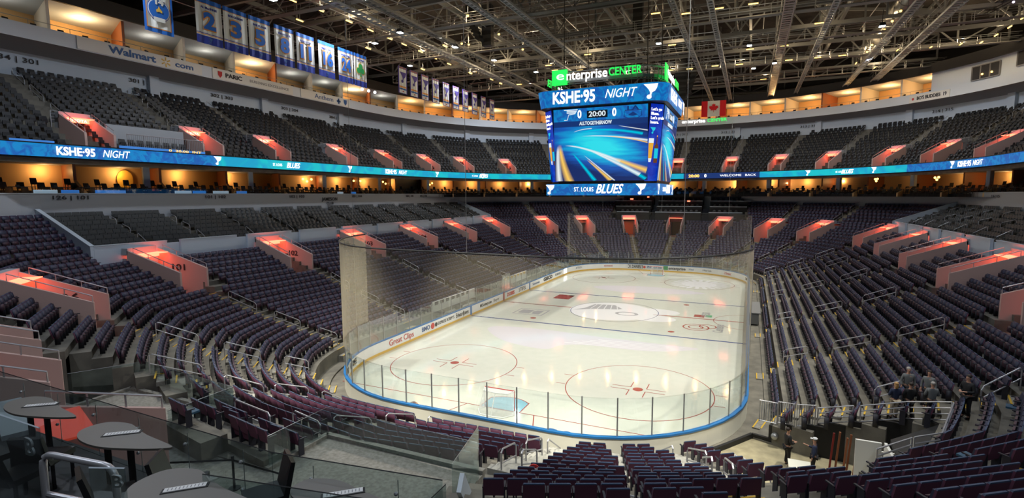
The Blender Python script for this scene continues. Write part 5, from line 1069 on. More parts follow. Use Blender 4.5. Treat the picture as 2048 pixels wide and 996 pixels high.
for i, (x, y) in enumerate(WL):
    long_y = abs(x) > 25 or i in (6,)
    t = thing('work_light', 'glowing warm roof light, %s from left and %s from near end' % (nth(1+sum(q[0] < x or (q[0] == x and q[1] < y) for q in WL)), nth(1+sum(q[1] < y or (q[1] == y and q[0] < x) for q in WL))), 'roof light', (x, y, 31), group='warm roof work lights')
    d = (.1, .9, .08) if long_y else (.9, .1, .08)
    if 12 <= i <= 16 or 41 <= i <= 45: one('lamp_bulb', lambda b: b.ball((x, y, 30.95), .13, 6), 'warm_glow', t)
    else: one('lamp_tube', lambda b: b.box((x, y, 30.95), d), 'warm_glow', t)
    one('lamp_housing', lambda b: (b.box((x, y, 31.05), (d[0]+.12, d[1]+.12, .08)), b.beam((x, y, 31.05), (x, y, 31.9), .04)), 'steel_dark', t)
    if i % 2 == 0 or i > 45:
        light('POINT', (x+.3, y+.3, 31.6), LK['roof']*4, (1, .76, .45), .25)
for i, (x, y, kind) in enumerate(((-22, -6, 0), (-19.5, 1, 0), (-18, 8, 0), (-15.5, 16, 0), (2.5, 9, 0), (-26.5, -18, 1), (-29.5, 6, 2), (12, 14, 0), (15, 24, 0), (12.5, 26, 0), (24.5, 12, 1), (-27, -4, 1))):
    t = thing('spot_fixture', 'small stage light with %s lens under the roof, %s from the left' % (('pale blue', 'pinkish', 'white')[kind], nth(1+sum(q < x for q in (-22, -19.5, -18, -15.5, 2.5, -26.5, -29.5, 12, 15, 12.5, 24.5, -27)))), 'stage light', (x, y, 29.6))
    one('lens', lambda b: b.box((x, y, 29.35), (.5, .5, .05)), 'white_glow', t); one('fixture_body', lambda b: (b.box((x, y, 29.55), (.62, .62, .34), None, .7), b.beam((x, y, 29.7), (x, y, 31), .05)), 'dark', t)
t = thing('lighting_truss', 'black lattice truss with violet stage lights at upper right', 'truss', (38, 13, 32))
one('lattice', lambda b: [b.tube([(37+a, 8, 31.5+c), (35+a, 20, 31.5+c)], .05, 4) for a in (0, .5) for c in (0, .5)]+[b.tube([(37-i*.2, 8+i*1.2, 31.5+(i % 2)*.5), (36.8-i*.2+.5, 9.2+i*1.2, 32-(i % 2)*.5)], .03, 4) for i in range(10)], 'black', t)
one('violet_lamp', lambda b: b.ball((36.2, 12.5, 31.1), .16, 6), 'violet_glow', t); one('violet_lamp', lambda b: b.ball((36.5, 11, 31.1), .14, 6), 'violet_glow', t); one('violet_lamp', lambda b: b.ball((35.9, 15, 31.1), .1, 6), 'violet_glow', t)
for i in range(3):
    t = one('flood_lamp', lambda b: b.ball((-41.5+i*.1, 10.5+i*1.3, 28.1), .2, 6), 'white_glow'); props(t, 'round white flood lamp above the left suites, %s of three' % nth(i+1), 'flood lamp')
def speaker(x, y, z0, z1, w, curve, label):
    t = thing('loudspeaker_array', label, 'loudspeaker', (x, y, z0)); n = int((z1-z0)/.42)
    for i in range(n):
        z = z1-.42*(i+.5); off = curve*((i/n)**2)*1.8
        M = Matrix.Translation((x+off, y-abs(off)*.2, z)) @ Matrix.Rotation(curve*(i/n)*.6, 4, 'Y')
        one('cabinet', lambda b: (b.box((0, 0, 0), (w, .75, .39), M), b.box((0, -.4, 0), (w*.86, .03, .3), M)), 'black' if i % 2 else 'dark', t)
    one('rigging', lambda b: (b.box((x, y, z1+.1), (w*.9, .6, .12)), b.beam((x, y, z1), (x, y, 36.5), .06)), 'steel_dark', t)
speaker(-18.1, 2.2, 29.9, 34.2, .9, .9, 'curved black loudspeaker array at top, left of centre'); speaker(-16.2, 2.9, 29.5, 34.2, 1.2, 0, 'straight black loudspeaker column beside the curved array')
speaker(-20.6, 23, 29.7, 33.6, .9, .9, 'curved black loudspeaker array left of the scoreboard'); speaker(-19, 23.6, 29.6, 33.9, 1.2, 0, 'straight black loudspeaker column left of the scoreboard')
speaker(-.1, 10, 31.2, 35, 1.1, 0, 'black loudspeaker column hanging above the scoreboard'); speaker(2.4, 30.5, 26.4, 35.5, 1.7, 0, 'tall black loudspeaker column right of the scoreboard'); speaker(4.6, 31.3, 27.4, 35.5, .9, -.7, 'curved black loudspeaker array right of the tall column')
# extra thin pipes and conduits in the roof
def pipes(b):
    for i in range(26):
        y = -20+i*3.1+random.random(); x0 = -40+random.random()*20; L = 14+random.random()*30; z = 31.2+random.random()*3; xm = xlim(y)-2
        b.tube([(max(-xm, x0), y, z), (min(xm, x0+L), y+random.uniform(-.5, .5), z)], .05, 4)
    for i in range(22):
        x = -40+i*3.8+random.random(); b.tube([(x, -25+random.random()*20, 31+random.random()*3)]+[(x+.2, 5+random.random()*25, 31+random.random()*3)], .05, 4)
props(one('roof_pipes', pipes, 'steel', kind='stuff'), 'thin pipes and conduits threaded through the roof steel', 'pipes')
# ------------------------------------------------------------------ suites and club furniture and lamps
for i in range(3, 150, 4):
    p = uring(49)[i]
    if p.x > 30 and p.y < 36: continue
    if True:
        lit = (i//4) % 3 == 0 or p.y > 25
        light('POINT', (p.x, p.y, 28.8), LK['suite']*(1.2 if lit else .22), (1, .5, .16) if p.y > 25 else (1, .62, .27) if lit else (1, .85, .65), .15)
for i in range(2, 150, 4):
    q = uring(45.7)[i]; light('POINT', (q.x, q.y, 14.5), LK['club']*1.5, (1, .55, .2), .12)
for x in range(-26, 27, 9): light('POINT', (x, 58-abs(x)*.25, 14.3), LK['club']*2, (1, .58, .24), .15)
cls = MB(); cc = 0
def clubtable():
    t = thing('counter_table', '', 'table'); return t
# one club table and one club stool, copied along the bays
def mk_table(b): b.box((0, 0, 1.05), (1.5, .5, .05)); [b.tube([(s*.6, 0, 0), (s*.6, 0, 1.03)], .04, 5) for s in (-1, 1)]; b.box((.3, .1, 1.14), (.2, .14, .14))
def mk_chair(b): b.box((0, 0, .55), (.48, .46, .1)); b.hexa([(-.24, -.26, .55), (.24, -.26, .55), (.24, -.2, .55), (-.24, -.2, .55), (-.22, -.36, 1.05), (.22, -.36, 1.05), (.22, -.3, 1.05), (-.22, -.3, 1.05)]); [b.tube([(a*.2, c*.18, 0), (a*.2, c*.18, .52)], .03, 4) for a in (-1, 1) for c in (-1, 1)]
tm = MB(); mk_table(tm); tm = tm.mesh('counter_table', 'dark'); chm = MB(); mk_chair(chm); chm = chm.mesh('club_chair', 'chair_black')
kt = kc = 0
Lc = resamp([p for p in uring(38.6)], 2.3)
for i, p in enumerate(Lc[:-1]):
    if not inview((p.x, p.y, 12.6), 0): continue
    t_ = (Lc[i+1]-p).normalized(); inn = Vector((-t_.y, t_.x, 0)); out = -inn; a = math.atan2(t_.y, t_.x)
    side = 'left' if p.x < -20 else 'right' if p.x > 20 else 'far'
    q = p+out*.5; o = bpy.data.objects.new('counter_table', tm); COL.objects.link(o); o.location = (q.x, q.y, 11.9); o.rotation_euler = (0, 0, a); kt += 1
    props(o, 'dark club counter table, %s side, %s counted from the right edge' % (side, nth(kt)), 'table', 'club counter tables')
    for s, od, zz in ((-1, 1.0, 11.9), (1, 1.0, 11.9), (-1.2, 2.1, 12.3), (.6, 2.1, 12.3), (.2, 3.6, 12.7)):
        q = p+out*od+t_*s*.5; o = bpy.data.objects.new('club_chair', chm); COL.objects.link(o); o.location = (q.x, q.y, zz); o.rotation_euler = (0, 0, a+random.uniform(-.3, .3)); kc += 1
        props(o, 'black club chair, %s side, %s counted from the right edge' % (side, nth(kc)), 'chair', 'club chairs')
    if False:
        q = p+out*3; o = bpy.data.objects.new('club_chair', chm); COL.objects.link(o); o.location = (q.x, q.y, 11.9); o.rotation_euler = (0, 0, a+pi); kc += 1
        props(o, 'black club chair standing further back on the %s side, %s counted from the right edge' % (side, nth(kc)), 'chair', 'club chairs')
ks = 0
Ls = resamp([p for p in uring(46.8)], 1.9)
for i, p in enumerate(Ls[1:-1]):
    if not inview((p.x, p.y, 27.5), 0) or (p.x > 30 and p.y < 42): continue
    t_ = (Ls[i+2]-p).normalized(); o = bpy.data.objects.new('suite_chair', chm); COL.objects.link(o); o.location = (p.x, p.y, 26.62); o.rotation_euler = (0, 0, math.atan2(t_.y, t_.x)+random.uniform(-.4, .4)); ks += 1
    props(o, 'black chair at the suite front under the roof, %s counted from the right' % nth(ks), 'chair', 'suite chairs')
sr_ = one('suite_rail', lambda b: (b.tube([p+Vector((0, 0, 27.75)) for p in uring(46.35)], .03, 4), [b.tube([p+Vector((0, 0, 27.2)), p+Vector((0, 0, 27.75))], .025, 4) for p in uring(46.35)[::2]]), 'steel'); props(sr_, 'thin steel rail running along the suite fronts', 'rail')
gl = one('glass_screen', lambda b: b.strip([p+Vector((0, 0, 12.4)) for p in uring(37.95)], [p+Vector((0, 0, 12.85)) for p in uring(37.95)]), 'club_glass'); props(gl, 'low clear glass screen on top of the club wall', 'glass screen')
for i, (y, w, m) in enumerate(((-30.2, 1.4, 'tv_white'), (-28.6, 1.1, 'tv_blue'), (-25.7, 2.2, 'tv_blue'), (-19.5, 1.5, 'tv_white'), (-17.9, 1.2, 'tv_blue'), (-15.6, 1.6, 'tv_white'), (-13.2, 1.1, 'tv_blue'), (1.5, .9, 'tv_white'), (4, .8, 'tv_blue'))):
    o = one('monitor', lambda b: (b.box((-38.0, y, 12.58), (.05, w, .2)), b.box((-38.1, y, 12.58), (.06, w+.1, .28))), [m]); props(o, 'low lit monitor on the club wall ledge, %s from the near end' % nth(i+1), 'monitor')
for i, (y, k) in enumerate(((-20.0, 0), (-9.3, 1))):
    o = one('wall_mural', lambda b: [b.prism([(-46.3, y+r*.8*math.cos(q*pi/8)*s, 13.9+r*math.sin(q*pi/8)) for q in range(16)], (.04, 0, 0)) for r, s in (((.95, 1),) if k == 0 else ((.75, 1),))], 'gold'); props(o, 'amber lit round wall decoration in the club, %s' % ('nearer' if k == 0 else 'further'), 'wall decoration')
for i, (x, y) in enumerate(((-44.5, 2.0), (-44.5, 12), (-44.5, 19), (-43, 30), (36, 34), (30, 39))):
    o = one('pendant_lamp', lambda b: [b.ball((x, y+dx, 14.2+(dx % .5)), .16, 5) for dx in (-.7, 0, .8)], 'warm_glow'); props(o, 'cluster of round warm pendant lamps in the club level, %s of six from the left' % nth(i+1), 'lamp')
# black seating boxes with pale ledges at the far end
def fb(b):
    for n in range(5):
        y, z = 48.6+n*1.7, 8.3+n*1.05
        for x0, x1 in ((-11.5-n*.6, -5.2), (-4, 4.4), (5.8, 11.6+n*.7)):
            b.cur = 0; b.box(((x0+x1)/2, y+.9, z-.6), (x1-x0, 1.7, 1.3)); b.cur = 1; b.box(((x0+x1)/2, y-.05, z+.62), (x1-x0, .22, .1)); b.cur = 0; b.box(((x0+x1)/2, y, z+.3), (x1-x0, .08, .6))
o = one('terrace_boxes', fb, ['black', 'cap_grey']); props(o, 'black stepped party boxes with pale ledges at the far end', 'party boxes')
def fchair(b): b.ball((0, 0, .75), .3, 5, (1, .5, 1)); b.box((0, .1, .4), (.5, .5, .12)); b.beam((0, .1, 0), (0, .1, .4), .1)
fm = MB(); fchair(fm); fm = fm.mesh('swivel_chair', 'seat_grey')
for n in range(5):
    k = 0
    for x0, x1 in ((-11-n*.6, -5.6), (-3.6, 4.0), (6.2, 11.2+n*.7)):
        m_ = int((x1-x0)/.95)
        for i in range(m_):
            k += 1; o = bpy.data.objects.new('swivel_chair', fm); COL.objects.link(o); o.location = (x0+.5+i*.95, 49.4+n*1.7, 8.35+n*1.05)
            props(o, 'grey swivel chair in the far party boxes, tier %s, %s from the left' % (nth(n+1), nth(k)), 'chair', 'swivel chairs in the far party boxes')
for i, (x, y, z, w) in enumerate(((-9, 50.6, 11.4, .6), (2, 50.3, 11.0, .5), (-6, 52, 11.8, .4))):
    o = one('red_sign', lambda b: b.box((x, y, z), (w, .06, .22)), 'red_glow'); props(o, 'small red light in the far party boxes, %s' % nth(i+1), 'light')
o = one('blue_screen', lambda b: b.box((8.4, 52.4, 12.3), (2.6, .06, .4)), 'tv_blue'); props(o, 'blue lit screen in the far party boxes', 'screen')
# benches on the left side of the rink
for y0, y1, lab in ((-11.6, -3.4, 'near players bench box with white advert backing'), (3.6, 11.0, 'far players bench box with yellow advert backing')):
    t = thing('players_bench', lab, 'bench', (-14, (y0+y1)/2, 0)); ym = (y0+y1)/2; L_ = y1-y0
    one('bench_back', lambda b: b.box((-14.9, ym, 1.5), (.1, L_, 1.0)), 'panel_white', t); one('bench_seat', lambda b: (b.box((-14.3, ym, .7), (.5, L_, .08)), [b.box((-14.3, y0+L_*k, .35), (.4, .08, .7)) for k in (.05, .35, .65, .95)]), 'steel_dark', t)
    one('advert_blocks', lambda b: [b.box((-14.83, y0+.6+i*1.0, 1.8), (.02, .6, .3)) for i in range(int(L_-.4))], 'ink' if y0 < 0 else 'gold', t)
    one('end_glass', lambda b: [b.box((-14, y, 1.6), (1.8, .02, 2.0)) for y in (y0, y1)], 'rink_glass', t)
    one('equipment', lambda b: [b.ball((-14.2+random.uniform(-.2, .2), y0+.4+random.random()*(L_-1), .95), .2+.1*random.random(), 4) for i in range(8)], 'black', t)
t = thing('penalty_box_gate', 'glass penalty box gate with red tinted glass by the red line', 'gate', (-13.4, 1.6, 0)); one('gate_glass', lambda b: b.box((-13.2, 1.2, 2.0), (.03, 1.9, 1.9)), 'rink_glass', t); one('gate_frame', lambda b: b.tube([(-13.2, .2, 1.0), (-13.2, .2, 3.0), (-13.2, 2.2, 3.0), (-13.2, 2.2, 1.0)], .04, 5), 'steel', t)
# ------------------------------------------------------------------ tunnel beside the rink at right
props(one('floor.006', lambda b: b.prism([(x, y, -.01) for x, y in TUN], (0, 0, .03)), 'concrete_warm', kind='structure'), 'pale yellow concrete floor of the ice resurfacer tunnel')
def tside(b):
    for (x0, y0), (x1, y1) in zip(TUN[8:13], TUN[9:13]+TUN[:1]):
        m = max(1, int(math.hypot(x1-x0, y1-y0)/.8))
        for i in range(m):
            xa, ya, xb, yb = x0+(x1-x0)*i/m, y0+(y1-y0)*i/m, x0+(x1-x0)*(i+1)/m, y0+(y1-y0)*(i+1)/m; h = max(.3, zfl(xa, ya+.3)); b.beam((xa, ya+.1, h/2-.03), (xb, yb+.1, h/2-.03), .15, h)
one('trim_13', tside, 'black', kind='structure', label='dark side walls of the tunnel')
one('wall_right.003', lambda b: (b.box((17.6, -28.6, 1.1), (.9, .1, 2.2)), b.box((18.55, -28.5, .9), (.9, .1, 1.8)), b.box((18.1, -30.2, 1.2), (.1, 2.4, 2.4))), 'panel_white', kind='structure', label='white door panels at the end of the tunnel')
def gatep(p, q, z0, z1, h, label, nb=8):
    def f(b):
        p_, q_ = Vector((*p, z0)), Vector((*q, z1)); G = lambda a, k: p_+(q_-p_)*a+Vector((0, 0, k))
        b.tube([G(0, .05), G(0, h), G(1, h), G(1, .05)], .035, 6); b.tube([G(0, .1), G(1, .1)], .03, 5); [b.tube([G(i/nb, .1), G(i/nb, h)], .018, 4) for i in range(1, nb)]
    props(one('barrier_gate', f, 'rail'), label, 'gate', 'pale barred gates above the tunnel')
gatep((13.62, -24.9), (14.4, -25.4), .75, .9, 1.15, 'pale grey barred gate above the tunnel, nearest the ice'); gatep((14.45, -25.45), (15.1, -26.0), 1.0, 1.2, 1.15, 'pale grey barred gate above the tunnel, middle one'); gatep((15.2, -26.05), (15.95, -26.05), 1.22, 1.3, 1.15, 'pale grey barred gate above the tunnel, furthest from the ice')
def hrail(pts, label, z=(.25, .5, .75, 1.0)):
    def f(b):
        P = [Vector(p) for p in pts]
        for k in z: b.tube([p+Vector((0, 0, k)) for p in P], .03, 5)
        for a, c in zip(P, P[1:]):
            m = max(1, int((c-a).length/1.3))
            for i in range(m+1): q = a+(c-a)*i/m; b.tube([q, q+Vector((0, 0, z[-1]))], .033, 5)
    props(one('guard_rail', f, 'rail'), label, 'guard rail')
hrail([(16.07, -25.95, 1.3), (17.4, -26.3, 1.77)], 'short four-bar rail above the tunnel right of the barred gates')
hrail([(17.7, -26.25, 1.8), (19.3, -26.5, 2.34), (20.5, -27.7, 2.98)], 'long four-bar rail in front of the standing group')
hrail([(20.52, -27.8, 2.98), (19.35, -30.7, 2.8), (18.3, -31.7, 2.9)], 'sloping four-bar rail right of the tunnel mouth')
hrail([(18.2, -31.8, 2.9), (16.9, -33.3, 2.95)], 'lower four-bar rail at the near side of the tunnel mouth')
o = one('tunnel_roof', lambda b: b.prism([(18.2, -29.2, 2.5), (20.2, -27.5, 2.75), (19.7, -29.0, 2.75), (18.1, -30.8, 2.5)], (0, 0, .15)), 'black'); props(o, 'black slanted cover over the tunnel mouth', 'cover')
NE = [(11.35, -30.5), (12.45, -33), (13.35, -35), (14.9, -36.7), (15.8, -37.9)]
for i in range(9):
    f_ = i*.9; L_ = 0
    for (x0, y0), (x1, y1) in zip(NE, NE[1:]):
        d_ = math.hypot(x1-x0, y1-y0)
        if L_+d_ >= f_: x, y = x0+(x1-x0)*(f_-L_)/d_, y0+(y1-y0)*(f_-L_)/d_; ux, uy = (x1-x0)/d_, (y1-y0)/d_; break
        L_ += d_
    z = zfl(x-.3, y)
    props(one('stub_rail', lambda b: (b.tube([(x+.1, y, z-.2), (x+.1, y, z+.7), (x+.1+ux*.35+.25, y+uy*.35, z+.62), (x+.45+ux*.5, y+uy*.5, z-.2)], .03, 5), [b.tube([(x+.1+.08*k, y+uy*.09*k, z-.1), (x+.1+.08*k, y+uy*.09*k, z+.66)], .015, 4) for k in (1, 2, 3)]), 'rail'), 'short curved barred rail along the tunnel edge, %s from the ice' % nth(i+1), 'rail', 'curved rails along the tunnel edge')
o = one('spot_lamp', lambda b: (b.ball((14.3, -25.9, .55), .17, 7), b.box((14.3, -25.7, .5), (.2, .3, .2))), 'steel'); props(o, 'round silver lamp below the barred gates', 'lamp')
mat('pole_red', (.25, .02, .015), .6)
for i, (x, y, c_) in enumerate(((16.3, -28.2, 'pole_red'), (16.55, -28.0, 'wood'), (16.75, -28.5, 'wood'), (16.95, -28.1, 'wood'), (17.15, -28.4, 'wood'))):
    o = one('hockey_tool', lambda b: (b.beam((x, y, .02), (x+.15, y+.1, 2.1), .07), b.box((x, y, .15), (.3, .08, .25))), c_); props(o, '%s pole leaning in the tunnel, %s from the ice' % ('red' if c_ == 'pole_red' else 'brown wooden', nth(i+1)), 'pole')
o = one('ledge_panel', lambda b: (b.box((15.1, -29.2, .45), (.8, .7, .9)), b.box((15.1, -29.2, .93), (.85, .75, .06))), 'board_cream'); props(o, 'pale box standing between the two men in the tunnel', 'box')
# camera platform by the boards, right
o = one('bench_unit', lambda b: (b.box((13.6, 2.0, .6), (.7, 5.5, 1.0)), b.box((13.7, 2, 1.15), (.8, 5.6, .08))), 'steel_dark'); props(o, 'dark scorer bench unit along the right boards', 'bench')
# ------------------------------------------------------------------ near club terrace: tables, chairs, glass, rails
def dtable(cx, cy, z, L, W, rot, label):
    M = Matrix.Translation((cx, cy, 0)) @ Matrix.Rotation(rot, 4, 'Z'); t = thing('club_table', label, 'table', (cx, cy, z-1.0))
    out = [(-L*.42, W*.35), (-L*.2, W*.5), (0, W*.36), (L*.2, W*.22), (L*.52, W*.08), (L*.58, -.02), (L*.35, -W*.3), (0, -W*.52), (-L*.3, -W*.42), (-L*.46, -W*.1)]
    P = [Vector(p) for p in [(a, c, 0) for a, c in blob(out, 5)]]
    one('table_top', lambda b: b.prism([M @ (p+Vector((0, 0, z-.035))) for p in P], (0, 0, .035)), 'table_top', t)
    one('table_leg', lambda b: b.box((L*.05, .05, z-.55), (.07, .07, 1.04), M), 'chair_black', t); one('table_leg', lambda b: b.box((-L*.25, .05, z-.55), (.07, .07, 1.04), M), 'chair_black', t)
    c = one('menu_card', lambda b: b.box((-L*.05, -W*.05, z+.012), (.1, .5, .012), M @ Matrix.Rotation(-.95, 4, 'Z')), 'card'); props(c, 'narrow white menu card lying on the %s' % label, 'menu card')
    one('card_print', lambda b: [b.box((-L*.05, -W*.05-.2+.045*i, z+.0195), (.06, .012, .002), M @ Matrix.Rotation(-.95, 4, 'Z')) for i in range(10)], 'ink_grey', c)
    one('card_holder', lambda b: b.box((-L*.05, -W*.05, z+.003), (.13, .56, .008), M @ Matrix.Rotation(-.95, 4, 'Z')), 'black', c)
dtable(3.35, -47.72, 8.3, 1.95, .72, .06, 'middle grey curved club table')
dtable(.62, -47.62, 8.3, 1.9, .66, .02, 'leftmost grey curved club table')
dtable(5.95, -48.35, 8.3, 1.9, .95, .12, 'grey curved club table at the bottom edge')
dtable(8.0, -47.62, 8.3, 1.8, .62, .1, 'rightmost grey curved club table in the glass corner')
def cchair(x, y, rz, label, z=7.35):
    t = thing('lounge_chair', label, 'chair', (x, y, z), rz); M = WM[t.name]
    one('seat', lambda b: b.box((0, 0, .48), (.52, .5, .1), M), 'chair_black', t)
    one('backrest', lambda b: b.hexa([M @ Vector(p) for p in ((-.27, -.3, .45), (.27, -.3, .45), (.27, -.22, .45), (-.27, -.22, .45), (-.25, -.42, .98), (.25, -.42, .98), (.25, -.36, 1.0), (-.25, -.36, 1.0))]), 'chair_black', t)
    for a in (-1, 1):
        for c in (-1, 1): one('leg', lambda b: b.beam(M @ Vector((a*.22, c*.2, 0)), M @ Vector((a*.22, c*.2, .46)), .04), 'chair_black', t)
for x, y, r, l in ((1.9, -48.1, .5, 'black lounge chair between the left and middle tables'), (2.2, -48.6, .2, 'black lounge chair in front of the middle table, left one'), (4.3, -48.35, -.4, 'black lounge chair in front of the middle table, right one'), (4.95, -47.75, -.9, 'black lounge chair at the pointed end of the middle table'), (6.3, -47.5, 2.6, 'black lounge chair behind the bottom table'), (7.0, -47.9, .6, 'black lounge chair partly cut by the bottom edge'), (-.4, -48.2, .2, 'black lounge chair by the leftmost table'), (1.0, -48.5, 0, 'black lounge chair in the dark lower left')): cchair(x, y, r, l)
def glassrun(pts, z0, z1, label, clamps=True, edge='black'):
    t = thing('glass_balustrade', label, 'glass railing', (pts[0][0], pts[0][1], z0)); P = [Vector((*p, 0)) for p in pts]
    one('glass_sheet', lambda b: [b.beam(a+Vector((0, 0, (z0+z1)/2)), c+Vector((0, 0, (z0+z1)/2)), .015, z1-z0) for a, c in zip(P, P[1:])], 'club_glass', t)
    one('top_edge', lambda b: b.tube([p+Vector((0, 0, z1)) for p in P], .009, 4), edge, t)
    if clamps:
        for a, c in zip(P, P[1:]):
            m = max(1, int((c-a).length/1.25))
            for i in range(m):
                q = a+(c-a)*(i+.5)/m
                one('clamp', lambda b: (b.tube([q+Vector((0, .03, z0)), q+Vector((0, .03, z1-.12))], .007, 4), b.ball(q+Vector((0, -.02, z1-.3)), .03, 5), b.ball(q+Vector((0, -.02, z0+.35)), .03, 5)), 'steel', t)
glassrun([(-6, -47.0), (6.35, -47.35), (9.1, -47.0)], 7.35, 8.45, 'long clear glass balustrade with metal clamps behind the club tables')
glassrun([(5.9, -48.1), (9.15, -47.55), (9.15, -47.0)], 7.5, 8.4, 'inner glass balustrade at the bottom of the photo', False)
glassrun([(-14.6, -40.4), (-13.3, -38.0), (-8.9, -38.4), (-6.5, -38.6)], 3.35, 4.45, 'glass balustrade along the left grey platform', False, 'steel')
glassrun([(-6.45, -38.6), (-6.45, -41.2)], 3.35, 4.45, 'short glass panel at the side of the platform notch', False, 'steel')
glassrun([(-1.4, -41.2), (-1.35, -38.7), (5.1, -38.9)], 3.35, 4.45, 'glass balustrade along the right grey platform', False, 'steel')
glassrun([(5.15, -38.9), (5.6, -41.2)], 3.3, 5.0, 'tall glass panel with pale post at the end of the platform', False, 'steel')
o = one('steel_post', lambda b: b.beam((5.75, -40.4, 3.2), (6.1, -41.6, 4.8), .12, .5), 'cap_grey'); props(o, 'slanted pale metal parapet at the bottom centre of the photo', 'parapet')
glassrun([(2.4, -49.75), (5.9, -49.78)], 8.4, 9.8, 'dark glass panel with letter B at lower left', False, 'cap_grey')
text('B', (5.45, -49.7, 9.45), (1, 0, 0), (0, 0, 1), .2, 'steel_pale', bpy.data.objects['glass_balustrade.006'] if 'glass_balustrade.006' in bpy.data.objects else None, .17, .02, name='row_letter')
glassrun([(7.29, -50.02), (7.6, -49.9)], 8.7, 9.78, 'small glass panel with letter B beside the thick handrail', False, 'cap_grey')
text('B', (7.47, -49.9, 9.62), (1, .3, 0), (0, 0, 1), .12, 'steel_pale', bpy.data.objects['glass_balustrade.007'] if 'glass_balustrade.007' in bpy.data.objects else None, .1, .015, name='row_letter')
def thick(pts, label, r=.034):
    def sm(P):
        P = [Vector(p) for p in P]; out = [P[0]]
        for a, b_, c in zip(P, P[1:], P[2:]):
            d1 = min(.14, (a-b_).length/2); d2 = min(.14, (c-b_).length/2); p0 = b_+(a-b_).normalized()*d1; p2 = b_+(c-b_).normalized()*d2
            out += [p0*(1-t)**2+b_*2*t*(1-t)+p2*t*t for t in (0, .25, .5, .75, 1)]
        return out+[P[-1]]
    t = thing('thick_handrail', label, 'handrail', pts[0]); one('rail_tube', lambda b: b.tube(sm(pts), r, 10), 'rail', t, smooth=True); return t
t = thick([(6.3, -49.95, 8.4), (6.15, -49.88, 9.62), (7.0, -49.68, 9.55), (7.1, -49.72, 8.3)], 'thick bent metal handrail in the lower left foreground')
one('rail_tube', lambda b: b.tube([(6.2, -49.9, 9.2), (7.05, -49.72, 9.15)], .028, 8), 'rail', t)
thick([(7.2, -49.85, 8.3), (7.25, -49.8, 9.28), (8.05, -49.3, 8.9), (8.1, -49.3, 8.2)], 'second thick metal handrail behind the small glass panel')
def stanchion(x, y, z, label):
    t = thing('belt_stanchion', label, 'stanchion', (x, y, z)); one('post', lambda b: (b.tube([(x, y, z+.02), (x, y, z+1.0)], .035, 8), b.tube([(x, y, z), (x, y, z+.03)], .17, 14), b.tube([(x, y, z+.95), (x, y, z+1.06)], .045, 8)), 'black', t)
    one('belt', lambda b: (b.beam((x, y, z+.93), (x+2.3, y+.05, z+.88), .01, .06), b.beam((x, y, z+.93), (x-2.2, y-.9, z+.8), .01, .06)), 'black', t)
stanchion(-1.45, -42.4, 3.3, 'black queue stanchion with belts on the grey platform')
for i, (x, y) in enumerate(((-5.2, -39.6), (-4.65, -39.75), (-3.6, -40.4), (-3.05, -40.5), (-2.2, -40.0))):
    r = thing('folding_seat', 'plum folding seat in the platform notch beside the glass, %s from the left' % nth(i+1), 'seat', (x, y, 3.35), -.1, 'seats in the platform notch')
    for k, me in seatmesh.items():
        o = bpy.data.objects.new('armrest' if k.startswith('arm') else k, tealpan if k == 'seat_pan' else me); COL.objects.link(o); o.parent = r
props(one('seat_riser', lambda b: b.box((-3.9, -40, 1.75), (5, 2.6, 3.2)), 'concrete'), 'concrete riser in the platform notch', 'riser'); bpy.data.objects['seat_riser']['kind'] = 'structure'
